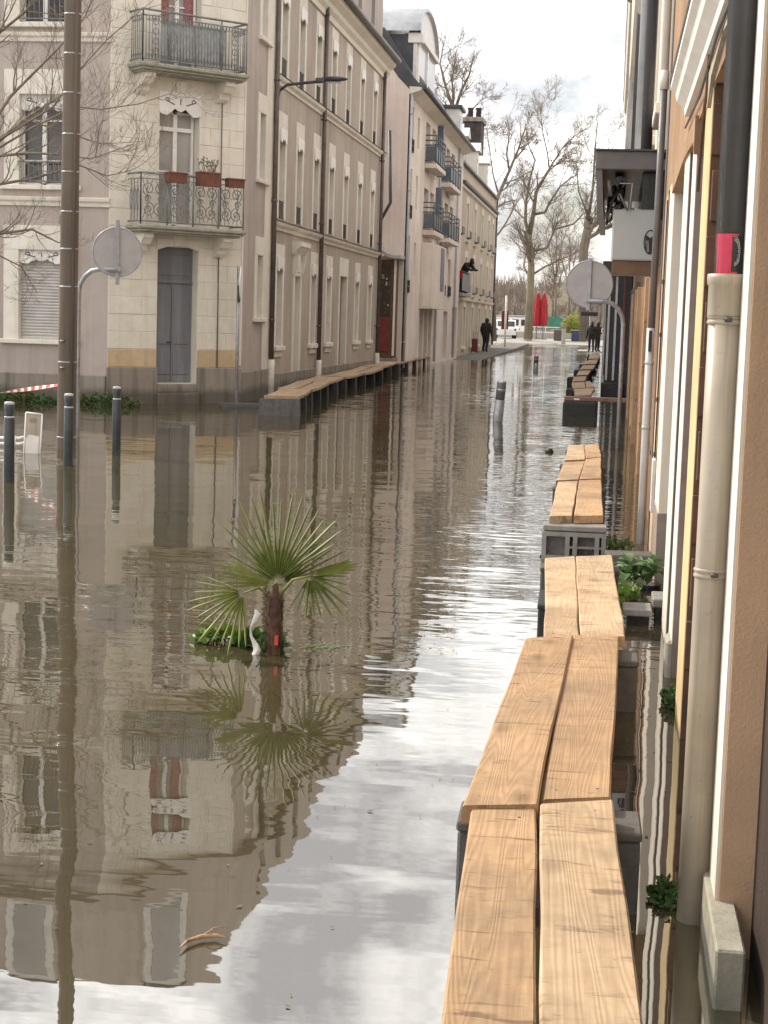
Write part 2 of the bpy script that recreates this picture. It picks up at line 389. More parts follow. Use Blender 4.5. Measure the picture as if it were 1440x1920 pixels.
def water_mat():
    m, t, p = newmat('flood_water')
    pos = NN(t, 'ShaderNodeNewGeometry').outputs['Position']
    def mpg(s, l=(0, 0, 0)): return NN(t, 'ShaderNodeMapping', {0: pos, 'Scale': s, 'Location': l}).outputs[0]
    sep = NN(t, 'ShaderNodeSeparateXYZ', {0: pos})
    def mr(v, a, b, c, d):
        return NN(t, 'ShaderNodeMapRange', {0: v, 1: a, 2: b, 3: c, 4: d}, interpolation_type='SMOOTHSTEP').outputs[0]
    def layer(scale, det, kx, ky, loc=(0, 0, 0)):
        c = NN(t, 'ShaderNodeTexNoise', {'Vector': mpg(scale, loc), 'Scale': 1., 'Detail': det, 'Roughness': .5})
        s = NN(t, 'ShaderNodeSeparateColor', {0: c.outputs['Color']})
        return (math_(t, 'MULTIPLY', math_(t, 'SUBTRACT', s.outputs[0], .5), kx), math_(t, 'MULTIPLY', math_(t, 'SUBTRACT', s.outputs[1], .5), ky))
    # wind patches: calm near the camera and in the lee of the corner house, livelier in the street
    breeze = math_(t, 'MULTIPLY', mr(sep.outputs[1], 5.5, 11., .10, 1.), mr(sep.outputs[0], -3.4, -1.0, .22, 1.0))
    farb = math_(t, 'MULTIPLY', mr(sep.outputs[1], 22., 40., 0., 1.), mr(sep.outputs[0], -6., -3., .4, 3.6))
    patch = ramp(t, NN(t, 'ShaderNodeTexNoise', {'Vector': mpg((.35, .10, 1)), 'Scale': 1., 'Detail': 2.}).outputs[0], .38, .66)
    pf = math_(t, 'MULTIPLY_ADD', patch, .8); pf.node.inputs[2].default_value = .35
    amp = math_(t, 'MULTIPLY', math_(t, 'MAXIMUM', breeze, farb), pf)
    a = layer((.55, .9, 1), 1.5, .018, .030)
    b = layer((2.4, 11.5, 1), 2.0, .03, .18, (5, 3, 0))
    c = layer((7.5, 27., 1), 1.5, .03, .14, (1, 7, 0))
    d = layer((1.1, 3.2, 1), 1.5, .012, .035, (9, 2, 0))
    sx = math_(t, 'ADD', math_(t, 'ADD', a[0], d[0]), math_(t, 'MULTIPLY', amp, math_(t, 'ADD', b[0], c[0])))
    sy = math_(t, 'ADD', math_(t, 'ADD', a[1], d[1]), math_(t, 'MULTIPLY', amp, math_(t, 'ADD', b[1], c[1])))
    n = NN(t, 'ShaderNodeCombineXYZ', {0: sx, 1: sy, 2: 1.})
    nn = NN(t, 'ShaderNodeVectorMath', {0: n.outputs[0]}, operation='NORMALIZE')
    t.links.new(nn.outputs[0], p.inputs['Normal'])
    silt = noise(t, mpg((.5, .35, 1)), 1., 5, .6).outputs[0]
    t.links.new(mix(t, ramp(t, silt, .3, .7), (.044, .038, .020), (.068, .058, .032)), p.inputs['Base Color'])
    p.inputs['Roughness'].default_value = .012; p.inputs['IOR'].default_value = 3.5
    return m
M['water'] = water_mat()
# ================================================================== SETTING
def struct(mb, name, mat): return tag(mb.build(name, mat), kind='structure')
mb = MB(); mb.quad((-90, -12, 0), (60, -12, 0), (60, 138, 0), (-90, 138, 0)); struct(mb, 'flood_water', M['water'])
mb = MB(); mb.quad((-3000, -200, -.7), (3000, -200, -.7), (3000, 5000, -.7), (-3000, 5000, -.7)); struct(mb, 'ground', M['asphalt'])
mb = MB(W0)                                                        # pavement that climbs out of the water on the far left
mb.prism_u([(50, -.6), (112, -.6), (112, .26), (92, .10), (70, .0), (60, -.08), (50, -.3)], -7.2, -5.55)
struct(mb, 'pavement', M['paving_wet'])
mb = MB(); mb.prism_u([(133.5, -.6), (158, -.6), (158, .32), (137, .25), (133.5, -.06)], -60, 40); struct(mb, 'quay', M['paving'])
mb = MB(); mb.box(-4.2, -.7, 126, 130.5, -.6, .07); struct(mb, 'traffic_island', M['paving'])
mb = MB(); mb.quad((-300, 158, -.5), (300, 158, -.5), (300, 262, -.5), (-300, 262, -.5)); struct(mb, 'river', M['water'])
rng = random.Random(4)
mb = MB()
nx, ny = 70, 12; ids = {}
for j in range(ny+1):
    for i in range(nx+1):
        x = -180+i*5.; q = j/ny; y = 255+q*140
        h = (-.8 + 7.5*min(1, q*2.6)**.8 + 5*q)*(1+.12*math.sin(x*.05)+.1*math.sin(x*.17+2)) + rng.uniform(-.4, .4)
        ids[i, j] = mb.pt(x, y, h)
for j in range(ny):
    for i in range(nx): mb.face((ids[i, j], ids[i+1, j], ids[i+1, j+1], ids[i, j+1]), True)
struct(mb, 'far_bank', M['hill'])
mb = MB()                                                          # bare thickets on the far bank, one mass
for k in range(900):
    x = rng.uniform(-75, 45); q = rng.random(); y = 258+q*70; zb = -.6+7.*min(1, q*1.4)**.8
    h = rng.uniform(2.2, 5.5)
    for j in range(rng.randint(9, 15)):
        a = rng.uniform(-.55, .55); bb = rng.uniform(-.3, .3); l = h*rng.uniform(.5, 1); b0 = rng.uniform(0, .5)*l
        p0 = Vector((x+rng.uniform(-.5, .5), y, zb+b0*.6)); p1 = p0+Vector((math.sin(a)*l, bb*l, math.cos(a)*l))
        wv = Vector((rng.uniform(.05, .13), 0, 0)); i0 = len(mb.v); mb.v += [p0-wv, p0+wv, p1]; mb.face((i0, i0+1, i0+2))
tag(mb.build('far_thicket', M['brush'], recalc=False), 'brown bare thicket covering the far river bank', 'thicket', kind='stuff')

# ================================================================== facade helpers
def wall(mb, u0, u1, z0, z1, ops, t=.3, d=0.):
    us = sorted({u0, u1, *[o[0] for o in ops], *[o[1] for o in ops]}); zs = sorted({z0, z1, *[o[2] for o in ops], *[o[3] for o in ops]})
    us = [u for u in us if u0 <= u <= u1]; zs = [z for z in zs if z0 <= z <= z1]
    for a, b in zip(us, us[1:]):
        for c, e_ in zip(zs, zs[1:]):
            um, zm = (a+b)/2, (c+e_)/2
            if any(o[0] < um < o[1] and o[2] < zm < o[3] for o in ops): continue
            mb.quad((a, d, c), (b, d, c), (b, d, e_), (a, d, e_))
    for o in ops:
        a, b, c, e_ = o
        mb.quad((a, d, c), (a, d-t, c), (a, d-t, e_), (a, d, e_)); mb.quad((b, d, c), (b, d, e_), (b, d-t, e_), (b, d-t, c))
        mb.quad((a, d, e_), (a, d-t, e_), (b, d-t, e_), (b, d, e_)); mb.quad((a, d, c), (b, d, c), (b, d-t, c), (a, d-t, c))
    mb.quad((u0, d, z1), (u1, d, z1), (u1, d-t, z1), (u0, d-t, z1))
    for u in (u0, u1): mb.quad((u, d, z0), (u, d, z1), (u, d-t, z1), (u, d-t, z0))
def lambrequin(fr, parent, u0, u1, zt, zb, d0, mat='white', scroll=True):
    """fretwork valance under the lintel: flat top, scalloped lower edge"""
    w_ = u1-u0; h = zt-zb; pts = [(u0, zt), (u1, zt)]
    for k in range(17):
        q = 1-k/16; s = abs(q-.5)*2
        z = zb + h*(.28*math.cos(q*math.pi*6)*(.5+.5*s)*.5 + .12 + (.14 if s < .3 else 0) - (.12 if s > .85 else 0))
        pts.append((u0+w_*q, z))
    o = MB(fr).prism(pts, d0, d0+.025).build('lambrequin', M[mat], parent)
    if scroll:
        for sg in (-1, 1):
            m2 = MB(fr); c = (u0+u1)/2; pp = []
            for k in range(12):
                an = k/11*4.2; r = .055*(1-k/14); pp.append((c+sg*(.30*w_+r*math.cos(an)), d0+.027, zt-h*.36+r*math.sin(an)))
            pp = [(c+sg*w_*.14, d0+.027, zt-h*.52)] + pp; m2.tube(pp, .010, 4); m2.build('fretwork', M['graphite'], parent)
        m2 = MB(fr); m2.box((u0+u1)/2-.008, (u0+u1)/2+.008, d0+.026, d0+.034, zt-h*.5, zt-h*.25)
        m2.build('fretwork', M['graphite'], parent)
    return o
def casement(fr, root, u0, u1, z0, z1, d=-.2, rails=(.33,), transom=None, glass='glass', fmat='white', fw=.05):
    """two-leaf window: frame with stiles and glazing bars, two panes behind"""
    m = MB(fr); mid = (u0+u1)/2; t0, t1 = d-.03, d+.03
    m.box(u0, u0+fw, t0, t1, z0, z1); m.box(u1-fw, u1, t0, t1, z0, z1); m.box(mid-fw*.8, mid+fw*.8, t0, t1+.012, z0+fw, z1-fw)
    m.box(u0+fw, mid-fw*.8, t0, t1, z0, z0+fw*1.3); m.box(mid+fw*.8, u1-fw, t0, t1, z0, z0+fw*1.3)
    m.box(u0+fw, mid-fw*.8, t0, t1, z1-fw, z1); m.box(mid+fw*.8, u1-fw, t0, t1, z1-fw, z1)
    if transom: m.box(u0+fw, u1-fw, t0-.002, t1+.02, transom-.035, transom+.035)
    for r_ in rails:
        z = z0+(z1-z0)*r_
        m.box(u0+fw, mid-fw*.8, t0+.008, t1-.008, z-.014, z+.014); m.box(mid+fw*.8, u1-fw, t0+.008, t1-.008, z-.014, z+.014)
    o = m.build('window', M[fmat], root)
    for a, b in ((u0+fw, mid-fw*.8), (mid+fw*.8, u1-fw)): MB(fr).box(a, b, d-.012, d-.004, z0+fw, z1-fw).build('pane', M[glass], o)
    return o
def surround(fr, root, u0, u1, z0, z1, sd, top, proud=.025, mat='trim', sill=True, sillh=.07):
    """stone window surround round the opening u0..u1, z0..z1"""
    o = MB(fr).box(u0-sd, u1+sd, -.13, proud, z1-.012, top, .006).build('lintel', M[mat], root)
    for a, b in ((u0-sd, u0+.012), (u1-.012, u1+sd)): MB(fr).box(a, b, -.13, proud-.003, z0+.001, z1-.013, .006).build('jamb', M[mat], root)
    if sill: MB(fr).box(u0-sd-.05, u1+sd+.05, -.2, proud+.06, z0-sillh, z0+.012, .01).build('sill', M[mat], root)
    return o
def shutters(fr, root, u0, u1, z0, z1, d=-.16, mat='shutter'):
    """closed louvred shutters: two leaves with slats"""
    m = MB(fr); mid = (u0+u1)/2
    for a, b in ((u0, mid-.004), (mid+.004, u1)):
        m.box(a, a+.05, d, d+.035, z0, z1); m.box(b-.05, b, d, d+.035, z0, z1)
        for zz in (z0, (z0+z1)/2-.04, z1-.08): m.box(a+.05, b-.05, d, d+.035, zz, zz+.08)
        z = z0+.09
        while z < z1-.1:
            if abs(z-(z0+z1)/2) > .08: m.prism_u([(d+.004, z), (d+.03, z-.035), (d+.034, z-.03), (d+.008, z+.005)], a+.05, b-.05)
            z += .055
        m.box(a+.05, b-.05, d, d+.004, z0+.08, z1-.08)
    return m.build('shutter', M[mat], root)
def moulding(fr, root, name, u0, u1, prof, mat): return MB(fr).prism_u(prof, u0, u1).build(name, M[mat], root)
def downpipe(fr, root, u, d, z0, z1, r, mat, shoe=None, step=2.4):
    o = MB(fr).tube([(u, d, z0), (u, d, z1)], r, 12).build('downpipe', M[mat], root)
    z = z0+.8
    while z < z1-.2: m = MB(fr); m.tube([(u, d, z), (u, d, z+.05)], r+.012, 12); m.box(u-.012, u+.012, 0, d-r, z+.01, z+.04); m.build('pipe_clamp', M[mat], o); z += step
    if shoe: MB(fr).tube([(u, d, z0-shoe), (u, d, z0+.02)], r+.022, 12).build('pipe_shoe', M['pipe_white'], o)
    return o

# ================================================================== CORNER HOUSE (chamfered corner with two balconies)
A = thing('corner_house', 'mauve rendered house with chamfered cream stone corner, grey door and two iron balconies', 'house', (-8.97, 28.85, 0))
FA = Fr((-17, 28.85, 0), (1, 0, 0), (0, -1, 0)); FC = Fr((-8.97, 28.85, 0), (1, 1, 0), (1, -1, 0)); FS = Fr((-7.0, 30.82, 0), (0, 1, 0), (1, 0, 0))
LA, LC, LS = 8.03, 2.786, 2.58
winA = []
for xc in (-10.22, -13.2, -15.6):
    c = xc+17
    for (z0, z1) in ((1.1, 2.72), (3.84, 5.45), (6.66, 8.3)): winA.append((c-.42, c+.42, z0, z1))
mb = MB(FA); wall(mb, 0, LA, -.5, 9.1, winA); mb.build('front_wall', M['mauve'], A)
opC = [(1.0, 1.85, .37, 2.86), (1.0, 1.83, 3.22, 5.56), (1.0, 1.83, 6.02, 8.3)]
mb = MB(FC); wall(mb, 0, LC, -.5, 9.1, opC); mb.build('corner_wall', M['stone'], A)
winS = [(1.38, 1.92, 1.6, 2.85), (1.38, 1.92, 4.3, 5.6), (1.38, 1.92, 7.0, 8.3)]
mb = MB(FS); wall(mb, 0, LS, -.5, 9.1, winS); mb.build('street_wall', M['mauve'], A)
mb = MB(); v = [(-17, 29.2), (-9.12, 29.2), (-7.35, 30.97), (-7.35, 33.36), (-17, 33.36)]
mb2 = MB(); mb2.f = []
def slab_poly(poly, z0, z1):
    m = MB(); n = len(poly); a = [m.pt(x, y, z0) for x, y in poly]; b = [m.pt(x, y, z1) for x, y in poly]
    m.face(a[::-1]); m.face(b)
    for k in range(n): m.face([a[k], a[(k+1) % n], b[(k+1) % n], b[k]])
    return m
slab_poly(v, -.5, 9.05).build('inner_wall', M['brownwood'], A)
m = MB(); lo = [(-17, 28.8), (-8.95, 28.8), (-6.95, 30.8), (-6.95, 33.4), (-17, 33.4)]; hi = [(-17, 28.95), (-9.02, 28.95), (-7.1, 30.87), (-7.1, 33.4), (-17, 33.4)]
a = [m.pt(x, y, 9.36) for x, y in lo]; b = [m.pt(x, y, z) for (x, y), z in zip(hi, (10.55, 10.65, 10.95, 11.2, 11.2))]; m.face(b); m.face(a[::-1])
for k in range(5): m.face([a[k], a[(k+1) % 5], b[(k+1) % 5], b[k]])
m.build('attic_wall', M['mauve'], A)
slab_poly([(-17, 28.62), (-8.88, 28.62), (-6.77, 30.73), (-6.77, 33.4), (-17, 33.4)], 9.1, 9.355).build('cornice', M['mauve'], A)
for fr, u in ((FC, 1.4), (FA, 6.7)):                                # dormers, seen in the reflection
    m = MB(fr); m.box(u-.45, u+.45, -1.2, .06, 9.36, 10.65); dm = m.build('dormer', M['offwhite'], A)
    MB(fr).box(u-.3, u+.3, .05, .08, 9.5, 10.5).build('pane', M['glass_pale'], dm); MB(fr).prism([(u-.5, 10.65), (u+.5, 10.65), (u, 10.8)], -1.3, .1).build('dormer_roof', M['slate'], dm)
for k, (a, b, c, e_) in enumerate(winA):                            # front windows
    surround(FA, A, a, b, c, e_, .27, e_+.42)
    if c < 2:
        ro = MB(FA)
        z = c+.02
        while z < e_-.22: ro.prism_u([(-.13, z), (-.118, z+.004), (-.108, z+.028), (-.118, z+.052), (-.13, z+.054)], a+.03, b-.03); z += .055
        ro.box(a, a+.03, -.14, -.09, c, e_); ro.box(b-.03, b, -.14, -.09, c, e_); ro.box(a+.03, b-.03, -.13, -.1, c, c+.05)
        rs = ro.build('roller_shutter', M['roller'], A); lambrequin(FA, rs, a, b, e_, e_-.26, -.07)
    else:
        wn_ = casement(FA, A, a, b, c, e_, -.2, (.28, .72)); lambrequin(FA, wn_, a, b, e_, e_-.3, -.1)
        g = MB(FA); g.tube([(a, .03, c+.42), (b, .03, c+.42)], .014, 6); g.tube([(a, .03, c+.08), (b, .03, c+.08)], .012, 6)
        for q in range(1, 9): g.tube([(a+(b-a)*q/9, .03, c+.08), (a+(b-a)*q/9, .03, c+.42)], .007, 5)
        g.build('window_guard', M['iron'], A)
for (a, b, c, e_) in winS:
    surround(FS, A, a, b, c, e_, .2, e_+.35); casement(FS, A, a, b, c, e_, -.2, (.5,))
MB(FS).box(LS-.62, LS-.02, 0, .03, .55, 9.1, .006).build('corner_pilaster', M['trim'], A)
MB(FS).box(0, .1, 0, .02, .7, 9.1, .005).build('corner_pilaster', M['trim'], A)
for z in (3.48, 6.34):                                              # string courses
    pr = [(0, z), (.045, z+.01), (.05, z+.07), (.09, z+.1), (.10, z+.15), (.04, z+.17), (0, z+.17)]
    moulding(FA, A, 'string_course', 0, LA+.03, pr, 'trim'); 
# plinths
MB(FA).box(0, LA-.02, 0, .05, -.5, .5, .01).build('plinth', M['plinth'], A); MB(FS).box(.02, LS, 0, .05, -.5, .58, .01).build('plinth', M['plinth'], A)
MB(FC).box(-.02, 1.0, 0, .07, -.5, .66, .012).build('plinth', M['plinth'], A); MB(FC).box(1.85, LC+.02, 0, .07, -.5, .66, .012).build('plinth', M['plinth'], A)
MB(FC).box(.98, 1.87, -.1, .12, -.5, .20, .012).build('doorstep', M['plinth'], A); MB(FC).box(1.0, 1.85, -.25, .04, .2, .36, .012).build('doorstep', M['plinth'], A)
# ashlar blocks, one by one
def courses(fr, root, u0, u1, zs, ops, splits, mat, proud=.009, gap=.0045):
    rr = random.Random(2)
    for k, (z0, z1) in enumerate(zip(zs, zs[1:])):
        cuts = sorted({u0, u1, *[u0+(u1-u0)*s for s in splits[k % len(splits)]], *[q for o in ops if o[2] < (z0+z1)/2 < o[3] for q in (o[0], o[1])]})
        for a, b in zip(cuts, cuts[1:]):
            if b-a < .05 or any(o[0]-.001 <= a and b <= o[1]+.001 and o[2] < (z0+z1)/2 < o[3] for o in ops): continue
            MB(fr).box(a+gap, b-gap, -.02, proud+rr.uniform(-.003, .004), z0+gap, z1-gap, .006).build('stone_block', M[mat] if z0 > .9 else M['ochre'], root)
zs = [.66, .99]+[.99+.312*k for k in range(1, 27)]
courses(FC, A, 0.0, LC, zs, opC, [(.17, .27, .80), (.24, .74, .89)], 'stone')
MB(FC).prism([(.96, 2.80), (1.0, 2.80), (1.2, 2.86), (1.42, 2.88), (1.65, 2.86), (1.85, 2.80), (1.89, 2.80), (1.89, 3.0), (.96, 3.0)], -.05, .03).build('door_lintel', M['stone'], A)
for z in (2.88, 5.62): MB(FC).prism([(1.33, z), (1.5, z), (1.54, z+.2), (1.29, z+.2)], -.05, .055).build('keystone', M['stone'], A)
# door
dr = MB(FC).box(1.0, 1.85, -.26, -.2, .36, 2.86).build('door', M['doorblue'], A)
MB(FC).box(1.03, 1.82, -.21, -.165, 2.20, 2.27, .008).build('transom_rail', M['doorblue'], dr)
for a, b, c, e_ in ((1.06, 1.40, .52, 1.0), (1.45, 1.79, .52, 1.0), (1.06, 1.40, 1.08, 2.12), (1.45, 1.79, 1.08, 2.12), (1.06, 1.79, 2.34, 2.72)):
    MB(FC).box(a, b, -.21, -.185, c, e_, .01).build('panel', M['doorblue'], dr)
MB(FC).tube([(1.38, -.19, 1.12), (1.38, -.15, 1.12), (1.30, -.15, 1.12)], .012, 8).build('handle', M['iron_dark'], dr)
MB(FC).box(1.41, 1.435, -.2, -.17, .4, 2.18).build('meeting_stile', M['doorblue'], dr)
# balcony windows
w1 = casement(FC, A, 1.02, 1.81, 3.22, 5.3, -.2, (.48,), 4.98, 'glass_pale'); lambrequin(FC, w1, .98, 1.85, 5.62, 5.20, .0)
w2 = casement(FC, A, 1.02, 1.81, 6.02, 8.3, -.2, (.5,), None, 'glass_pale'); lambrequin(FC, w2, .98, 1.85, 8.36, 8.0, .0)
for a, b in ((1.08, 1.26), (1.58, 1.76)):
    m = MB(FC); n = 8
    for k in range(n): u = a+(b-a)*k/n; m.prism([(u, 6.3), (u+(b-a)/n*.95, 6.3), (u+(b-a)/n*.95, 8.25), (u, 8.25)], -.19+.012*(k % 2), -.178+.012*(k % 2))
    m.build('curtain', M['curtain'], w2)
def ironpt(side, q, z):
    U0, U1, D = .38, 2.52, .47
    return {'l': (U0, D*q, z), 'f': (U0+(U1-U0)*q, D, z), 'r': (U1, D*(1-q), z)}[side]
def balcony(z, style):
    b = MB(FC).box(.33, 2.57, 0, .53, z-.075, z, .02); b.box(.37, 2.53, 0, .49, z-.12, z-.075, .012); b.box(.42, 2.48, 0, .44, z-.15, z-.12, .008)
    bo = b.build('balcony', M['oldstone'], A)
    for u in (.50, 2.16):
        z1 = z-.15
        MB(FC).prism_u([(0, z1), (.38, z1), (.38, z1-.07), (.33, z1-.10), (.27, z1-.18), (.16, z1-.21), (.14, z1-.29), (.06, z1-.35), (0, z1-.35)], u, u+.2).build('bracket', M['trim'], bo)
    rl = MB(FC)
    for zz, rad in ((z+.9, .02), (z+.06, .014), (z+.80, .009)):
        rl.tube([ironpt('l', 0, zz), ironpt('l', 1, zz), ironpt('f', 1, zz), ironpt('r', 1, zz)], rad, 6)
    for s_, q in (('l', 1), ('f', .0), ('f', .25), ('f', .5), ('f', .75), ('f', 1)): rl.tube([ironpt(s_, q, z), ironpt(s_, q, z+.9)], .014, 6)
    sw = MB(FC)
    if style == 'bars':
        for s_, n in (('l', 7), ('f', 34), ('r', 7)):
            for k in range(1, n):
                sw.tube([ironpt(s_, k/n, z+.06), ironpt(s_, k/n, z+.80)], .0075, 5)
                pp = []
                for j in range(7): an = math.pi*j/6; p0 = ironpt(s_, (k+.5-.38*math.cos(an))/n, z+.06+.09*math.sin(an)); pp.append(p0)
                sw.tube(pp, .006, 4); sw.tube([(p[0], p[1], 2*z+.86-p[2]) for p in pp], .007, 4)
        for q in (.12, .88):
            for j in range(4):
                c = z+.2+.17*j; sw.tube([(ironpt('f', q, 0)[0]+.05*math.cos(t), .47, c+.06*math.sin(t)) for t in [x*.7 for x in range(10)]], .008, 4)
        MB(FC).box(.75, 2.1, .44, .445, z+.1, z+.74).build('privacy_screen', M['screen'], bo)
    else:
        def spiral(cu, cz, r, turns, sg, st=0.):
            sw.tube([(cu+sg*r*(1-k/26)*math.cos(st+k/20*turns*6.283), .47, cz+r*(1-k/26)*math.sin(st+k/20*turns*6.283)) for k in range(21)], .0095, 5)
        for c in (.0, 1.0):
            for q in range(4):
                cu = .38+2.14*(q+.5)/4; sg = 1 if c else -1; dz = .26 if c else .62
                spiral(cu+sg*.11, z+dz, .13, 1.5, sg, math.pi/2 if c else -math.pi/2); spiral(cu-sg*.11, z+dz, .13, 1.5, -sg, math.pi/2 if c else -math.pi/2)
        for q in range(8):
            cu = .38+2.14*(q+.5)/8; sw.tube([(cu-.1, .47, z+.1), (cu+.04, .47, z+.42), (cu-.1, .47, z+.78)], .007, 4); sw.tube([(cu+.1, .47, z+.1), (cu-.04, .47, z+.42), (cu+.1, .47, z+.78)], .007, 4)
            spiral(cu, z+.45, .07, 1.2, 1); sw.tube([(cu, .47, z+.06), (cu, .47, z+.8)], .006, 4)
        for k in range(1, 4):
            sw.tube([ironpt('l', k/4, z+.06), ironpt('l', k/4, z+.8)], .008, 4)
            sw.tube([(.38, .12*k+.05*math.cos(t), z+.45+.2*math.sin(t)) for t in [x*.6 for x in range(12)]], .007, 4)
    rl.build('railing', M['iron'], bo); sw.build('ironwork', M['iron'], bo)
balcony(3.21, 'scroll'); balcony(6.02, 'bars')
MB(FC).tube([(2.28, .035, .1), (2.27, .035, 3.0)], .012, 6).build('cable', M['pipe_brown'], A); MB(FC).tube([(2.29, .035, 3.3), (2.29, .035, 5.7)], .010, 6).build('cable', M['pipe_brown'], A)
# planters on the lower railing
def planter(u0, u1, z0, z1, d0, d1, label, plant=False):
    t = thing('planter_box', label, 'planter', FC.P((u0+u1)/2, (d0+d1)/2, z0), 'brown planters on the lower balcony')
    m = MB(FC); q = .012
    m.prism_u([(d0+.02, z0), (d1-.02, z0), (d1, z1), (d0, z1)], u0, u1); m.box(u0-q, u1+q, d0-q, d1+q, z1-.025, z1, .004); m.build('trough', M['terracotta'], t)
    MB(FC).box(u0+.01, u1-.01, d0+.01, d1-.01, z1-.01, z1+.006).build('soil', M['brownwood'], t)
    if plant:
        rr = random.Random(8); m = MB(FC)
        for k in range(26):
            u = rr.uniform(u0+.03, u1-.03); pts = [(u, (d0+d1)/2, z1)]; 
            for j in range(3): pts.append((pts[-1][0]+rr.uniform(-.04, .04), pts[-1][1]+rr.uniform(-.03, .03), pts[-1][2]+rr.uniform(.04, .09)))
            m.tube(pts, .006, 3, False, .002)
            for j in (2, 3): p = pts[j]; m.quad((p[0]-.02, p[1], p[2]), (p[0], p[1]+.015, p[2]-.02), (p[0]+.022, p[1], p[2]+.006), (p[0], p[1]-.01, p[2]+.025))
        m.build('dry_stems', M['twig_near'], t)
planter(.86, 1.24, 3.97, 4.15, .44, .62, 'empty brown planter on the lower scrollwork balcony, nearest its left corner')
planter(1.50, 1.92, 3.95, 4.20, .44, .64, 'brown planter with dry stems on the lower scrollwork balcony', True)
planter(2.12, 2.46, 3.97, 4.13, .44, .60, 'small brown planter on the lower balcony at its street end')

# ================================================================== LONG TERRACE HOUSE
B = thing('terrace_house', 'long greige rendered house with seven window bays, white valances and stone string courses', 'house', (-7.0, 33.41, 0))
FB = Fr((-7.0, 33.41, 0), (0, 1, 0), (1, 0, 0)); LB = 16.05
cen = [y-33.41 for y in (34.45, 36.38, 38.45, 40.55, 42.75, 45.1, 47.5)]
ops = []; HW = .31
for k, c in enumerate(cen):
    if k == 1: ops.append((c-.33, c+.33, .35, 2.55))
    elif k == 4: ops.append((c-.55, c+.55, .2, 2.72))
    else: ops.append((c-HW, c+HW, 1.02, 2.72))
    ops += [(c-HW, c+HW, 3.66, 5.36), (c-HW, c+HW, 6.56, 8.14)]
mb = MB(FB); wall(mb, 0, LB, -.5, 9.0, ops); mb.build('street_wall', M['greige'], B)
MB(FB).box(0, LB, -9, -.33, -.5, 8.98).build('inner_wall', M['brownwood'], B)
mb = MB(FB); at = [(c-HW, c+HW, 9.75, 10.8) for c in cen]; wall(mb, 0, LB, 9.3, 11.2, at, .2, -.12); mb.box(0, LB, -9, -.34, 9.3, 11.18); mb.build('attic_wall', M['mauve'], B)
for (a, b, c, e_) in at: MB(FB).box(a, b, -.3, -.27, c, e_).build('attic_window', M['glass'], B)
for k, c in enumerate(cen):
    for fl, (z0, z1, top) in enumerate(((1.02, 2.72, 3.15), (3.66, 5.36, 5.85), (6.56, 8.14, 8.58))):
        if fl == 0 and k in (1, 4): continue
        surround(FB, B, c-HW, c+HW, z0, z1, .14, top, .022, 'trim', fl == 0, .09)
        if fl == 0: MB(FB).box(c-.4, c+.4, 0, .03, z0-.22, z0-.1, .006).build('sill_corbel', M['trim'], B)
        w_ = shutters(FB, B, c-HW, c+HW, z0, z1) if (k+fl) % 3 else casement(FB, B, c-HW, c+HW, z0, z1, -.2, (.3, .65), None, 'glass_pale', 'shutter')
        lambrequin(FB, w_, c-HW-.02, c+HW+.02, z1+.16, z1-.14, .024, 'white', False)
        if fl:
            g = MB(FB)
            for zz in (z0+.03, z0+.38): g.tube([(c-HW, .0, zz), (c+HW, .0, zz)], .011, 5)
            for q in range(1, 7): g.tube([(c-HW+2*HW*q/7, 0, z0+.03), (c-HW+2*HW*q/7, 0, z0+.38)], .007, 4)
            g.build('window_guard', M['iron_dark'], B)
c = cen[1]                                                          # blind door with pediment
surround(FB, B, c-.33, c+.33, .3, 2.55, .14, 2.85, .04, 'trim', False); MB(FB).box(c-.33, c+.33, -.2, -.12, .35, 2.55).build('door', M['shutter'], B)
MB(FB).prism_u([(0, 3.0), (.05, 3.0), (.16, 3.16), (.2, 3.18), (.2, 3.28), (0, 3.3)], c-.58, c+.58).build('pediment', M['trim'], B)
for s in (-1, 1): MB(FB).prism_u([(0, 2.55), (.06, 2.6), (.12, 2.85), (.12, 3.0), (0, 3.0)], c+s*.43-.06, c+s*.43+.06).build('console_bracket', M['trim'], B)
MB(FB).box(c-.12, c+.12, .0, .07, 2.62, 3.0, .01).build('keystone', M['trim'], B)
c = cen[4]                                                          # street door
surround(FB, B, c-.55, c+.55, .2, 2.72, .16, 3.18, .03, 'trim', False)
dr = MB(FB).box(c-.55, c+.55, -.28, -.2, .2, 2.72).build('door', M['maroon'], B)
for q in range(3): MB(FB).box(c-.45, c+.45, -.21, -.18, .35+.78*q, 1.02+.78*q, .01).build('panel', M['maroon'], dr)
MB(FB).lathe([(.0, 0), (.03, .005), (.03, .05), (0, .055)], 8, (c-.4, -.15, 1.2)).build('handle', M['zinc'], dr)
for z, s in ((3.42, 1.), (6.34, .9)):
    pr = [(0, z), (.04*s, z+.005), (.05*s, z+.06), (.11*s, z+.10), (.13*s, z+.14), (.13*s, z+.165), (.02, z+.20), (0, z+.20)]
    moulding(FB, B, 'string_course', .12, LB, pr, 'trim')
    MB(FB).prism_u([(0, z+.202), (.15*s, z+.17), (.155*s, z+.176), (0, z+.225)], .12, LB).build('lead_flashing', M['slate'], B)
moulding(FB, B, 'cornice', .05, LB, [(0, 8.62), (.05, 8.62), (.06, 8.74), (.14, 8.82), (.16, 8.92), (.30, 9.02), (.32, 9.12), (0, 9.12)], 'trim')
MB(FB).tube([(0.02, .40, 9.18), (LB, .40, 9.18)], .085, 10).build('gutter', M['pipe_brown'], B)
MB(FB).prism_u([(.33, 9.12), (.42, 9.27), (-.1, 9.62), (-.1, 9.12)], .02, LB).build('eave_roof', M['slate'], B)
for y in (-.04, 5.52, LB-.66): downpipe(FB, B, y, .09, .75 if y < 5 else .62, 9.15, .052, 'pipe_brown', .9)
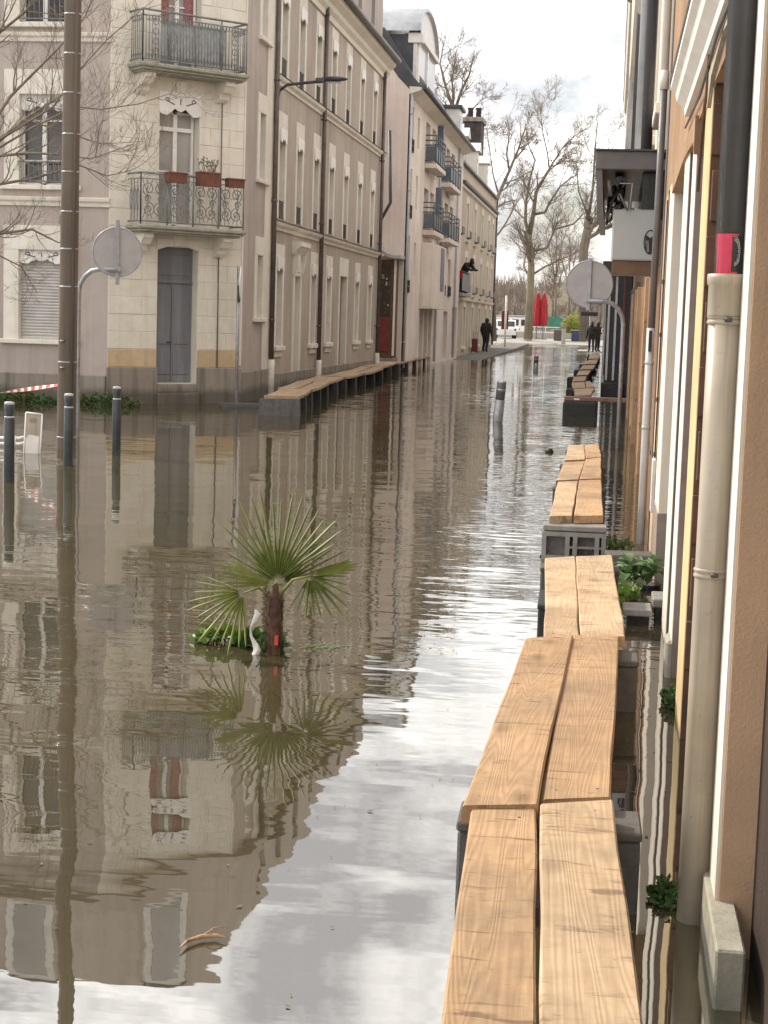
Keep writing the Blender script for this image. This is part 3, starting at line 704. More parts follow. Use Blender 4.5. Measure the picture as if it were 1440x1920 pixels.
MB(FB).box(0.01, LB, 0, .04, -.5, .45, .01).build('plinth', M['plinth'], B)
MB(FB).box(LB-.3, LB, 0, .03, .45, 9.0, .005).build('corner_pilaster', M['trim'], B)
MB(FB).tube([(LB+.06, .0, 4.6), (LB+.14, .25, 5.1), (LB+.02, .18, 7.2)], .05, 6).build('furled_flag', M['slate'], B)

# wall lamp
t = thing('wall_lamp', 'dark wall-mounted street lamp with long arm beside the first brown downpipe', 'street lamp', FB.P(.12, .05, 5.6))
MB(FB).tube([(.15, .05, 5.55), (.15, .055, 5.95), (.15, .10, 6.18), (.15, .26, 6.30), (.15, .80, 6.36), (.15, .97, 6.37)], .030, 10).build('arm', M['iron_dark'], t)
MB(FB).tube([(.15, .0, 5.62), (.15, .06, 5.62)], .03, 8).build('wall_bracket', M['iron_dark'], t)
MB(FB).prism([(.04, 6.36), (.26, 6.36), (.24, 6.42), (.15, 6.45), (.06, 6.42)], .85, 1.03).build('joint', M['iron_dark'], t)
m = MB(FB); rings = []
for dd, hw, th in ((.95, .05, .03), (1.05, .10, .055), (1.25, .12, .06), (1.43, .09, .035), (1.49, .03, .015)):
    rings.append([m.pt(.15+hw*math.cos(k*math.pi/4), dd, 6.415+.02*(dd-.95)+th*math.sin(k*math.pi/4)) for k in range(8)])
for r0, r1 in zip(rings, rings[1:]):
    for k in range(8): m.face((r0[k], r0[(k+1) % 8], r1[(k+1) % 8], r1[k]), True)
m.face(rings[0]); m.face(rings[-1]); m.build('lamp_head', M['iron_dark'], t)
MB(FB).box(.08, .22, 1.07, 1.35, 6.345, 6.362).build('lamp_glass', M['glass_pale'], t)
# ================================================================== PINK APARTMENT HOUSE
Cc = thing('apartment_house', 'pale pink apartment house with slate mansard, arched dormer and blue-grey balconies', 'house', (-6.7, 52.9, 0))
FP = Fr((-6.7, 52.9, 0), (0, 1, 0), (1, 0, 0)); LP = 19.2
cols = [(.35, 1.35, 7.0, 8.45), (.35, 1.35, 4.9, 6.5), (.35, 1.35, 2.5, 4.35), (2.5, 3.0, 7.3, 8.3), (2.5, 3.0, 5.3, 6.4), (2.5, 3.0, 3.1, 4.2)]
fw = [(4.9, 6.3, 6.72, 8.45), (6.9, 8.2, 6.72, 8.45), (4.9, 6.3, 4.5, 6.2), (6.9, 8.2, 4.5, 6.2),
      (9.9, 11.3, 6.45, 8.3), (12.0, 13.4, 6.45, 8.3), (14.1, 15.5, 6.45, 8.3), (9.9, 11.3, 4.5, 6.2), (12.0, 13.4, 4.5, 6.2), (14.1, 15.5, 4.5, 6.2), (9.9, 11.0, 2.6, 4.1), (12.0, 13.1, 2.6, 4.1), (14.1, 15.2, 2.6, 4.1)]
gr = [(4.8, 5.9, -.1, 2.05), (6.2, 7.3, -.1, 2.05), (7.6, 8.7, -.1, 2.05), (13.0, 14.6, .1, 2.0), (16.5, 18.5, .1, 2.2)]
mb = MB(FP); wall(mb, 0, LP, -.5, 8.85, cols+fw+gr, .35); mb.build('street_wall', M['cream_wall'], Cc)
m = MB(W0); pl = [(-6.7, -.5), (-6.7, 8.86), (-7.1, 9.25), (-7.6, 9.95), (-8.0, 10.8), (-12.5, 11.2), (-12.5, -.5)]
m.prism(pl, 52.9-.01, 53.2); m.build('gable_wall', M['pink'], Cc)
MB(FP).box(.35, LP, -6, -.36, -.5, 8.84).build('inner_wall', M['brownwood'], Cc)
for (a, b, c, e_) in cols+fw:
    casement(FP, Cc, a, b, c, e_, -.2, (.5,), None, 'glass_pale', 'offwhite')
for (a, b, c, e_) in cols[:3]+fw[-3:]:
    g = MB(FP)
    for zz in (c+.02, c+.42, c+.22): g.tube([(a, .03, zz), (b, .03, zz)], .018, 5)
    for q in range(7): g.tube([(a+(b-a)*q/6, .03, c+.02), (a+(b-a)*q/6, .03, c+.42)], .013, 4)
    g.build('window_guard', M['iron_dark'], Cc)
for k, (a, b, c, e_) in enumerate(gr):
    d_ = MB(FP).box(a, b, -.34, -.28, c, e_).build('door', M['taupe'], Cc)
    for q in range(2): MB(FP).box(a+.1+q*(b-a)/2, a+(b-a)/2*(q+1)-.1, -.29, -.265, c+.15, e_-.15, .01).build('panel', M['taupe'], d_)
def modern_balcony(u0, u1, z, dep=.42):
    bo = MB(FP).box(u0, u1, 0, dep, z-.16, z, .01).build('balcony', M['cream_wall'], Cc)
    rl = MB(FP)
    for zz in (z+.95, z+.78, z+.62, z+.1): rl.tube([(u0+.04, 0, zz), (u0+.04, dep-.04, zz), (u1-.04, dep-.04, zz), (u1-.04, 0, zz)], .022, 6)
    n = 4
    for q in range(n+1): u = u0+.04+(u1-u0-.08)*q/n; rl.tube([(u, dep-.04, z), (u, dep-.04, z+.95)], .022, 6)
    rl.build('railing', M['bluerail'], bo)
    MB(FP).box(u0+.06, u1-.06, dep-.06, dep-.045, z+.08, z+.58).build('railing_panel', M['bluerail'], bo); MB(FP).box(u0+.03, u0+.045, .03, dep-.06, z+.08, z+.58).build('railing_panel', M['bluerail'], bo)
for a, b, z in ((4.8, 7.9, 7.02), (4.8, 7.9, 4.74), (10.0, 14.2, 6.80), (10.0, 14.2, 4.74)): modern_balcony(a, b, z)
bay = MB(FP).box(4.6, 9.0, 0, .42, 2.12, 4.3, .01).build('bay', M['cream_wall'], Cc)
MB(FP).box(7.2, 8.4, .4, .435, 2.7, 4.25).build('bay_window', M['bluegrey'], bay); MB(FP).box(4.55, 9.05, 0, .46, 2.04, 2.115, .006).build('bay_ledge', M['trim'], bay)
for z0, z1 in ((4.6, 6.5), (6.9, 8.7)): MB(FP).box(8.62, 9.0, .0, .22, z0, z1, .01).build('shutter', M['bluegrey'], Cc)
for u in (.06, 9.3, 16.6): downpipe(FP, Cc, u, .07, .1, 8.8, .045, 'pipe_grey')
MB(FP).prism_u([(0, 8.72), (.02, 8.72), (.40, 8.86), (.40, 8.93), (0, 8.95)], 0, LP).build('soffit', M['trim'], Cc)
MB(FP).tube([(-.02, .45, 8.93), (LP, .45, 8.93)], .075, 8).build('gutter', M['zincdark'], Cc)
MB(FP).prism_u([(.40, 8.95), (.1, 9.25), (-.9, 10.8), (-5.8, 11.2), (-5.8, 8.95)], .3, LP).build('mansard_roof', M['slate'], Cc)
def arched_dormer(u0, u1, z0, zs, zt, d, back, nw):
    m = MB(FP); uc = (u0+u1)/2; hw = (u1-u0)/2
    arc = [(uc-hw*math.cos(math.pi*k/14), zs+(zt-zs)*math.sin(math.pi*k/14)) for k in range(15)]
    dm = MB(FP).prism([(u0, z0), (u1, z0)]+arc[::-1], d-.12, d).build('dormer', M['offwhite'], Cc)
    MB(FP).box(u0+.02, u0+.12, back, d-.13, z0, zs).build('dormer_cheek', M['slate'], dm); MB(FP).box(u1-.12, u1-.02, back, d-.13, z0, zs).build('dormer_cheek', M['slate'], dm)
    rf = MB(FP); n = len(arc)
    for dd in (d+.12, back):
        for (u, z) in arc: rf.pt(uc+(u-uc)*1.06, dd, z+.09)
        for (u, z) in arc: rf.pt(uc+(u-uc)*1.0, dd, z+.0)
    for k in range(n-1): rf.face((k, k+1, 2*n+k+1, 2*n+k), True); rf.face((k, k+1, n+k+1, n+k)); rf.face((2*n+k, 2*n+k+1, 3*n+k+1, 3*n+k)); rf.face((n+k, n+k+1, 3*n+k+1, 3*n+k), True)
    rf.build('barrel_roof', M['zinc'], dm)
    MB(FP).box(u0-.05, u0+.25, d-.3, d+.2, zs-.28, zs+.05, .02).build('dormer_capital', M['offwhite'], dm)
    MB(FP).box(u0+.25, u1, d, d+.13, zs-.12, zs+.05, .01).build('dormer_entablature', M['offwhite'], dm)
    for k in range(nw):
        a = u0+.35+(u1-u0-.6)*k/nw; b = a+(u1-u0-.6)/nw-.35
        o = MB(FP).box(a, b, d-.02, d+.012, z0+.12, zs-.2).build('dormer_window', M['glass_pale'], dm)
        MB(FP).box(a-.2, a, d-.02, d+.06, z0, zs-.12, .01).build('dormer_pilaster', M['white'], dm)
        g = MB(FP)
        for zz in (z0+.15, z0+.55): g.tube([(a, d+.05, zz), (b, d+.05, zz)], .018, 5)
        for q in range(6): g.tube([(a+(b-a)*q/5, d+.05, z0+.12), (a+(b-a)*q/5, d+.05, z0+.55)], .012, 4)
        g.build('window_guard', M['iron_dark'], dm)
arched_dormer(1.2, 6.7, 8.95, 10.75, 11.85, .05, -3.4, 2)
for a, b in ((16.6, 18.2),):
    dm = MB(FP).box(a, b, -1.6, .0, 8.95, 10.35).build('dormer', M['offwhite'], Cc); MB(FP).box(a+.25, b-.25, -.01, .02, 9.2, 10.1).build('dormer_window', M['glass'], dm)
    MB(FP).box(a-.1, b+.1, -1.7, .12, 10.35, 10.5, .02).build('dormer_roof', M['slate'], dm)

# small shop in the gap
t = thing('shopfront_porch', 'narrow dark shopfront with dark red lower panel under a curved pale canopy', 'shopfront', (-7.2, 52.2, 0))
MB().box(-7.42, -6.86, 52.1, 52.85, .42, 3.5, .01).build('cabinet', M['brownwood'], t)
MB().box(-7.36, -7.0, 52.07, 52.11, 1.75, 3.35).build('pane', M['glass'], t); MB().box(-7.36, -7.0, 52.06, 52.115, .62, 1.68, .01).build('panel', M['darkred'], t)
MB().box(-7.45, -6.82, 51.95, 52.85, .0, .42, .01).build('step', M['plinth'], t)
pts = [(-7.5, 4.05), (-7.3, 3.82), (-7.1, 3.68), (-6.85, 3.62), (-6.66, 3.64)]
MB().prism(pts+[(x, z-.1) for x, z in pts[::-1]], 51.7, 52.88).build('canopy', M['zinc'], t)
MB().box(-6.90, -6.84, 52.05, 52.12, .5, 3.5).build('frame_post', M['trim'], t)
rr = random.Random(5)
for k in range(14): x = rr.uniform(-7.34, -7.05); z = rr.uniform(1.8, 3.0); MB().box(x, x+.05, 52.055, 52.066, z, z+rr.uniform(.04, .14)).build('window_sticker', M['brownbox'] if k % 3 else M['shutter'], t)

# ================================================================== OLD BEIGE HOUSE
D = thing('old_house', 'old beige house with dark cornice line and brown chimney ending the row', 'house', (-7.0, 72.1, 0))
FD = Fr((-7.0, 72.1, 0), (0, 1, 0), (1, 0, 0)); LD = 24.3
dc = [2.2, 6.2, 10.6, 15., 19.4, 22.6]; ops = []
for k, c in enumerate(dc): ops += [(c-.5, c+.5, 5.4, 7.1), (c-.5, c+.5, 2.9, 4.6), (c-.55, c+.55, .4, 2.3)]
mb = MB(FD); wall(mb, 0, LD, -.5, 8.6, ops); mb.build('street_wall', M['beige'], D)
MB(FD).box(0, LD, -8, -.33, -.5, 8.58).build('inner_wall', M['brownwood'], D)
for (a, b, c, e_) in ops:
    surround(FD, D, a, b, c, e_, .18, e_+.3, .03, 'trim', True, .1); casement(FD, D, a, b, c, e_, -.2, (.5,), None, 'glass', 'offwhite')
    if c > 1:
        g = MB(FD); g.prism_u([(.03, c+.04), (.22, c+.1), (.22, c+.4), (.19, c+.4), (.19, c+.12), (.03, c+.08)], a, b); g.build('window_guard', M['iron_dark'], D)
for s, z in ((-.09, 7.55), (0, 2.55)): moulding(FD, D, 'string_course', 0, LD, [(0, z), (.1, z+.04), (.12, z+.14), (0, z+.16)], 'trim')
MB(FD).prism_u([(0, 7.72), (.22, 7.76), (.24, 7.86), (0, 7.9)], 2.5, LD).build('gutter', M['zincdark'], D)
MB(FD).prism_u([(.15, 8.6), (.15, 8.7), (-2.2, 10.7), (-7.8, 11.), (-7.8, 8.6)], 0, LD+.2).build('roof', M['slate'], D)
for c in (4.2, 10.6, 17.):
    dm = MB(FD).box(c-.6, c+.6, -1.6, .02, 8.6, 9.9).build('dormer', M['trim'], D); MB(FD).box(c-.35, c+.35, .0, .03, 8.8, 9.6).build('dormer_window', M['glass'], dm)
    MB(FD).prism([(c-.75, 9.9), (c+.75, 9.9), (c, 10.35)], -1.8, .15).build('dormer_roof', M['trim'], dm)
ch = MB().box(-8.7, -7.75, 93.2, 95.4, 9.4, 12.6, .03).build('chimney', M['chimney'], D); MB().box(-8.8, -7.65, 93.1, 95.5, 12.6, 12.85, .03).build('chimney_cap', M['plinth'], ch)
for x in (-8.45, -8.0): MB().lathe([(.16, 0), (.14, .5), (.18, .55), (.18, .62)], 10, (x, 94.2, 12.85)).build('chimney_pot', M['chimney'], ch)
for u in (.1, LD-.15): downpipe(FD, D, u, .09, .3, 8.5, .06, 'pipe_brown' if u > 1 else 'pipe_grey')
MB(FD).box(LD-.5, LD, 0, .04, .0, 8.6, .01).build('corner_pilaster', M['trim'], D)
# side balcony with glass and a red panel
bo = MB(FD).box(.1, 4.2, 0, .46, 2.72, 2.86, .01).build('balcony', M['oldstone'], D)
rl = MB(FD)
for zz in (3.78, 2.95): rl.tube([(.14, 0, zz), (.14, .42, zz), (4.16, .42, zz), (4.16, 0, zz)], .025, 6)
for q in range(6): rl.tube([(.14, .08*q, 2.9), (.14, .08*q, 3.78)], .016, 5)
rl.build('railing', M['iron_dark'], bo); MB(FD).box(.10, .125, .02, .44, 3.5, 3.8).build('red_panel', M['red'], bo); MB(FD).box(.2, 4.1, .40, .415, 2.95, 3.72).build('glass_panel', M['bluerail'], bo)

# ================================================================== RIGHT HAND SIDE, FAR: street houses
RT = thing('far_street_house', 'tall cream and grey house with pilasters and downpipes above the awning housing', 'house', (.45, 15, 0))
FR_ = Fr((.42, 15.0, 0), (0, 1, 0), (-1, 0, 0))
MB().box(.42, 6, 12.95, 60, -.5, 9.4).build('street_wall', M['cream_wall'], RT)
for k, u in enumerate((-1.5, 1., 3.4, 6.4, 9.6, 13., 17., 22., 28., 35.)):
    MB(FR_).box(u, u+.5, 0, .10, 3.0, 9.2, .01).build('pilaster', M['trim'], RT)
    wdw = MB(FR_).box(u+.85, u+1.75, .0, .03, 3.9, 6.0).build('window', M['bluegrey'], RT)
    for z0 in (3.55, 6.3): MB(FR_).box(u+.7, u+1.9, 0, .16, z0-.1, z0, .01).build('sill', M['trim'], RT)
    MB(FR_).box(u+.85, u+1.75, .0, .03, 6.6, 8.4).build('window', M['bluegrey'], RT)
for u, d, mt in ((.3, .2, 'zincdark'), (5.2, .22, 'pipe_grey'), (9.2, .24, 'zincdark'), (16., .3, 'pipe_grey')): MB(FR_).tube([(u, d, 3.08), (u, d, 9.2)], .05, 10).build('downpipe', M[mt], RT)
MB(FR_).prism_u([(0, 8.7), (.1, 8.7), (.16, 8.9), (.38, 9.1), (.42, 9.35), (0, 9.4)], -2, 45).build('cornice', M['trim'], RT)
MB(FR_).prism_u([(.42, 9.4), (.45, 9.55), (-2, 11.5), (-2, 9.4)], -2, 45).build('roof', M['slate'], RT)
for u in (7., 20.): MB(FR_).prism_u([(0, 5.9), (.1, 5.9), (.33, 6.1), (.35, 6.3), (0, 6.32)], u, u+9).build('string_course', M['trim'], RT)
MB(FR_).box(18, 20, 0, .48, 8.2, 9.9, .08).build('oriel', M['graphite'], RT)
F2 = thing('end_street_house', 'grey house at the quay end of the right side behind the black bar front', 'house', (.45, 60, 0))
MB().box(.42, 7, 60.02, 112, -.5, 8.6).build('street_wall', M['mauve'], F2)
MB().prism_u([(60.02, 8.6), (112, 8.6), (112, 10.2), (60.02, 10.2)], 1.4, 6).build('roof', M['slate'], F2)
FR2 = Fr((.42, 60.02, 0), (0, 1, 0), (-1, 0, 0))
for k in range(12):
    for z in (1., 3.9, 6.4): MB(FR2).box(2+4*k, 3.1+4*k, 0, .04, z, z+1.6).build('window', M['glass'], F2)
MB(FR2).prism_u([(0, 8.3), (.25, 8.45), (.27, 8.62), (0, 8.64)], 0, 51).build('cornice', M['trim'], F2)
# black bar front that stands proud of the wall
t = thing('bar_front', 'projecting black glazed bar front with steel posts', 'shopfront', (0, 40, 0))
MB().box(-.16, .41, 39.2, 61, .0, 2.85, .02).build('cladding', M['black'], t)
for k in range(9):
    y = 39.6+2.35*k; MB().box(-.19, -.158, y, y+1.9, .5, 2.5).build('pane', M['glass'], t); MB().box(-.24, -.162, y+2.0, y+2.2, .0, 2.85, .01).build('post', M['graphite'] if k % 2 else M['zinc'], t)
MB().box(-.30, .41, 39.0, 61.2, 2.86, 3.15, .02).build('fascia', M['black'], t); MB().box(-.22, .3, 38.9, 39.19, -.3, .35, .02).build('stall_riser', M['black'], t)
for x in (-.14, .02, .2): MB().box(x, x+.05, 39.12, 39.19, .4, 2.8).build('mullion', M['zinc'] if x < .1 else M['maroon'], t)

# boarded shop front
t = thing('boarded_shopfront', 'shopfront boarded up with brown chipboard sheets and pale battens', 'shopfront', (.4, 14, 0))
MB().box(.40, .47, 13.35, 36, 2.2, 3.4, .01).build('fascia', M['brownwood'], t)
ys = [14.0, 16.5, 19., 21.5, 24.]
for a, b in zip(ys, ys[1:]): 
    me = MB(Fr((0, 0, 0), (1, 0, 0), (0, 1, 0))); me.box(.375, .40, a+.01, b-.01, -.2, 2.21, .003); me.build('chipboard_sheet', M['osb'], t)
for y, x in ((16.5, .345), (19.1, .335), (24.1, .32), (26., .31), (30., .30)): MB().box(x, .405, y, y+.12, -.2, 2.24, .008).build('batten', M['batten'], t)
for y in (27.2, 29., 32., 34.5): MB().box(.33, .41, y, y+.3, -.2, 2.4, .01).build('dark_post', M['brownwood'] if y < 32 else M['graphite'], t)
MB().box(.355, .376, 14.02, 23.9, .62, .66).build('ledger', M['brownwood'], t)
MB().tube([(.35, 15.2, 1.02), (.33, 15.2, 1.02), (.33, 15.35, 1.0)], .022, 8).build('padlock_hasp', M['iron_dark'], t)

# sign box and awning housing
t = thing('sign_box', 'grey-white projecting sign box with a black oval emblem on its face', 'sign', (.12, 13.6, 2.2))
MB().box(-.045, .33, 13.6, 13.86, 2.215, 2.62, .012).build('box', M['signbox'], t)
def disc_ring(m, cx, cz, rx, rz, w_, y0, y1, n=28):
    o = [m.pt(cx+rx*math.cos(2*math.pi*k/n), y, cz+rz*math.sin(2*math.pi*k/n)) for y in (y0,) for k in range(n)]
    i = [m.pt(cx+(rx-w_)*math.cos(2*math.pi*k/n), y0, cz+(rz-w_)*math.sin(2*math.pi*k/n)) for k in range(n)]
    for k in range(n): m.face((o[k], o[(k+1) % n], i[(k+1) % n], i[k]))
m = MB(); disc_ring(m, .262, 2.363, .052, .098, .009, 13.596, 13.6); em = m.build('emblem', M['blacksticker'], t)
m = MB(); m.prism([(.224, 2.42), (.262, 2.395), (.30, 2.43), (.296, 2.31), (.28, 2.272), (.262, 2.263), (.24, 2.275), (.224, 2.32)], 13.594, 13.599); m.build('emblem_figure', M['blacksticker'], em)
m = MB()
for x in (.232, .242): m.prism([(x, 2.375), (x+.004, 2.375), (x+.014, 2.285), (x+.010, 2.285)], 13.591, 13.5935)
m.build('emblem_stripes', M['signbox'], em)
MB().box(-.035, .33, 13.62, 14.0, 2.10, 2.212, .004).build('sign_base', M['brownwood'], t)
t = thing('awning_housing', 'open graphite awning housing with folded arms above the sign box', 'awning', (.05, 13.6, 2.6))
MB().box(-.20, .40, 13.5, 17.0, 2.925, 3.07, .006).build('hood', M['graphite'], t); MB().box(-.215, .40, 13.47, 17.02, 3.07, 3.082).build('hood_flashing', M['zincdark'], t)
MB().prism([(-.195, 2.925), (-.145, 2.925), (-.12, 2.58), (-.172, 2.58)], 13.52, 16.9).build('front_board', M['graphite'], t)
MB().box(.18, .40, 13.7, 17, 2.55, 2.92).build('back_panel', M['black'], t)
m = MB(); m.tube([(.0, 13.8, 2.85), (.0, 16.9, 2.85)], .05, 10); m.build('roller', M['black'], t)
rr = random.Random(3); m = MB()
for k in range(10):
    m.tube([(rr.uniform(-.12, .02), 13.55+rr.random()*.5, rr.uniform(2.6, 2.85)), (rr.uniform(-.10, .05), 13.55+rr.random()*.6, rr.uniform(2.5, 2.8)), (rr.uniform(-.1, .06), 13.7+rr.random(), rr.uniform(2.45, 2.7))], .012, 6)
m.build('folding_arm', M['iron_dark'], t)
MB().tube([(-.07, 13.57, 2.72), (-.09, 13.57, 2.84)], .02, 8).build('arm_cylinder', M['graphite'], t)
MB().tube([(.0, 13.56, 2.82), (.10, 13.56, 2.82), (.085, 13.56, 2.61)], .006, 5).build('bracket', M['zinc'], t)
MB().tube([(.0, 13.56, 2.74), (.07, 13.56, 2.605)], .009, 5).build('strut', M['graphite'], t)

# ================================================================== RIGHT HAND SIDE, NEAR: the house beside the walkway
N = thing('near_house', 'tan rendered house beside the plank walkway with stone piers and white cornice', 'house', (.45, 4, 0))
MB().box(.445, 2.5, -2, 4.42, -.5, 7.5).build('near_wall', M['tan_shaded'], N)
MB().box(.352, 2.4, 4.42, 4.86, -.5, 7.5, .004).build('near_pier', M['tan'], N)
MB().box(.344, .353, 4.428, 4.855, .1, 7.5).build('pier_facing', M['trim'], N)
MB().box(.326, .40, 4.06, 4.90, -.5, .155, .006).build('plinth_slab', M['oldstone'], N)
MB().box(.56, 2.4, 4.86, 12.95, -.5, 2.70).build('back_wall', M['tan'], N)
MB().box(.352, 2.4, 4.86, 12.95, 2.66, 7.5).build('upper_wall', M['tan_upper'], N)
# openings and piers (street face bright, some walkway returns coloured darker as shade)
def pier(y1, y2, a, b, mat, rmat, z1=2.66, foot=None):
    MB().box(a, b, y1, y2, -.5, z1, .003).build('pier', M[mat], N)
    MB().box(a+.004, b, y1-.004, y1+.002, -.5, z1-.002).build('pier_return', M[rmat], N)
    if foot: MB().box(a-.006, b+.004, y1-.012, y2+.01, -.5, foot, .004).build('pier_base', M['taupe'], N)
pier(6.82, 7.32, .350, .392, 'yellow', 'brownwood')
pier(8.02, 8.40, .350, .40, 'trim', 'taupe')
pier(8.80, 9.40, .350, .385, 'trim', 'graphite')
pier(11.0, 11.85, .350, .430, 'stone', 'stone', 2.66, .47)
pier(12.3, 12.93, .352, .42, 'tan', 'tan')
MB().box(.42, .46, 7.32, 8.03, -.5, 2.5).build('panel', M['taupe'], N); MB().box(.44, .48, 9.5, 11.0, -.5, 2.5).build('shutter', M['taupe'], N)
dr = MB().box(.47, .52, 5.35, 6.80, -.3, 2.62, .005).build('door', M['maroon'], N)
for z in (.3, 1.1, 1.9): MB().box(.455, .471, 5.5, 6.65, z, z+.65, .008).build('panel', M['maroon'], dr)
MB().box(.36, .53, 4.87, 5.34, -.5, 2.62, .006).build('door_jamb', M['brownwood'], N)
for k in range(9): MB().box(.352+.01*(k % 2), .40, 6.79, 6.815, .3+.26*k, .3+.26*k+.2, .003).build('jamb_block', M['brownwood'], N)
MB().prism_u([(5.2, 2.6), (5.35, 2.68), (6.1, 2.74), (6.75, 2.68), (6.95, 2.58), (6.95, 2.72), (5.2, 2.76)], .335, .36).build('door_arch', M['oldstone'], N)
MB().prism_u([(8.0, 2.5), (8.1, 2.57), (9.2, 2.6), (11.0, 2.55), (11.0, 2.68), (8.0, 2.68)], .335, .42).build('opening_arch', M['tan_upper'], N)
NF = Fr((.352, 4.9, 0), (0, 1, 0), (-1, 0, 0))
MB(NF).prism_u([(0, 2.80), (.03, 2.80), (.035, 2.84), (.075, 2.875), (.085, 2.92), (.11, 2.935), (.11, 2.965), (0, 2.985)], 0, 4.15).build('cornice', M['white'], N)
MB(NF).prism_u([(0, 2.986), (.115, 2.968), (.118, 2.978), (0, 3.01)], 0, 4.17).build('cornice_flashing', M['zincdark'], N)
MB().tube([(.335, 4.95, 2.75), (.335, 6.4, 2.79), (.335, 7.6, 2.72), (.335, 9.2, 2.76)], .006, 5).build('cable', M['iron_dark'], N)
MB().tube([(.335, 7.0, 2.9), (.335, 7.02, 2.66), (.34, 7.3, 2.62), (.345, 7.6, 2.3)], .008, 5).build('cable', M['brownwood'], N)
MB().tube([(.345, 12.25, .6), (.345, 12.25, 2.6)], .006, 5).build('cable', M['iron_dark'], N)
for z in (.75, 1.15, 1.62, 2.0): MB().box(.335, .352, 12.2, 12.26, z, z+.03).build('cable_clip', M['iron_dark'], N)
MB().box(.325, .352, 12.0, 12.2, .36, .74, .004).build('meter_box', M['offwhite'], N)
MB().box(.13, .292, 9.35, 9.6, .06, .10, .006).build('threshold_board', M['blockgrey'], N); MB().box(.296, .43, 9.5, 9.8, .09, .14, .006).build('threshold_board', M['blockgrey'], N)
MB().box(.15, .28, 9.42, 9.58, -.3, .059, .006).build('threshold_shade', M['black'], N); MB().box(.31, .42, 9.55, 9.78, -.3, .089, .006).build('threshold_shade', M['black'], N)  # black boxes stand for the dark shade below the threshold boards
MB().box(.325, .42, 8.02, 8.25, -.2, .18, .012).build('guard_stone', M['oldstone'], N)
m = MB(); m.box(.345, 2.4, 12.97, 13.3, -.5, 7.5, .003); m.build('party_wall', M['graphite'], N)

# near downpipe: zinc above, beige below, with stickers
t = thing('near_downpipe', 'thick downpipe, dark zinc above and beige below, with a pink sticker at the joint', 'downpipe', (.305, 4.69, 0))
PX, PY = .305, 4.69
MB().tube([(PX, PY, -.3), (PX, PY, 1.0), (PX, PY, 1.82)], .0455, 28).build('lower_pipe', M['pipe_beige'], t)
MB().tube([(PX+.005, PY, 1.80), (PX+.008, PY, 7.2)], .0425, 28).build('upper_pipe', M['zincdark'], t)
MB().lathe([(.0475, 0), (.0495, .008), (.0495, .092), (.0535, .097), (.0545, .112), (.0535, .124), (.047, .125)], 28, (PX, PY, 1.722)).build('collar', M['pipe_beige'], t)
def clamp(z):
    m = MB(); m.lathe([(.0462, 0), (.0495, .003), (.0495, .009), (.0475, .011), (.0475, .017), (.0495, .019), (.0495, .025), (.0462, .028)], 28, (PX, PY, z))
    c = m.build('clamp', M['pipe_beige'], t); MB().tube([(PX-.004, PY-.056, z+.014), (PX+.016, PY-.056, z+.014)], .006, 8).build('bolt', M['iron_dark'], c); MB().box(PX+.04, PX+.07, PY-.008, PY+.008, z+.006, z+.022).build('wall_tie', M['iron_dark'], c)
clamp(1.738-.03); clamp(1.0)
def wrap(a0, a1, z0, z1, r, shape=None, n=14, k=8):
    """a thin sticker wrapped round the pipe; angle 0 faces the walkway (-Y), negative towards the street"""
    m = MB(); ids = {}
    for i in range(n+1):
        for j in range(k+1):
            u, v_ = i/n, j/k
            if shape: u, v_ = shape(u, v_)
            an = a0+(a1-a0)*u; ids[i, j] = m.pt(PX+.006+r*math.sin(an), PY-r*math.cos(an), z0+(z1-z0)*v_)
    for i in range(n):
        for j in range(k): m.face((ids[i, j], ids[i+1, j], ids[i+1, j+1], ids[i, j+1]))
    return m
wrap(-1.45, .42, 1.846, 1.955, .0432).build('pink_sticker', M['pinksticker'], t)
st = wrap(.0, .62, 1.852, 1.95, .0437).build('black_sticker', M['blacksticker'], t)
m = MB(); r = .0441
for k in range(9):                                                  # lettering on an arc: small pale rings, too worn to read
    an = 1.45-k*.34; cu, cz = .16+.30*math.cos(an), 1.905+.034*math.sin(an)
    m2 = [(PX+.006+r*math.sin(cu+.06*math.cos(q*.9)), PY-r*math.cos(cu+.06*math.cos(q*.9)), cz+.0042*math.sin(q*.9)) for q in range(8)]
    m.tube(m2, .0009, 4)
m.tube([(PX+.006+r*math.sin(.16+.36*math.cos(a)), PY-r*math.cos(.16+.36*math.cos(a)), 1.905+.043*math.sin(a)) for a in [1.9-.22*q for q in range(13)]], .0008, 4)
m.build('worn_lettering', M['signbox'], st)
wrap(-.55, -.15, 1.835, 1.86, .052, None, 4, 3).build('pink_drip', M['pinksticker'], t)
def oval(u, v_): s = math.sqrt(max(0, 1-(2*v_-1)**2)); return .5+(u-.5)*(.35+.65*s), v_
wrap(-.98, -.60, 1.535, 1.605, .0459, oval, 6, 10).build('dark_sticker', M['blacksticker'], t)
# grey downpipe further on
t = thing('grey_downpipe', 'thin downpipe, pale grey below and darker zinc above, standing before the chipboard sheets', 'downpipe', (.29, 13.0, 0))
MB().tube([(.288, 13, -.2), (.288, 13, 1.68)], .031, 16).build('lower_pipe', M['pipe_grey'], t); MB().tube([(.292, 13, 1.66), (.30, 13, 3.5)], .027, 16).build('upper_pipe', M['graphite'], t)
MB().tube([(.30, 13, 3.48), (.30, 13, 3.62)], .034, 16).build('collar', M['offwhite'], t); MB().tube([(.30, 13, 3.6), (.30, 13, 7.4)], .027, 16).build('top_pipe', M['offwhite'], t)
for z in (1.4, .9): MB().tube([(.288, 13, z), (.288, 13, z+.025)], .035, 16).build('clamp', M['pipe_grey'], t)
wr = MB(); wr.box(.275, .30, 12.962, 12.968, 1.5, 1.66); wr.build('worn_sticker', M['blacksticker'], t)
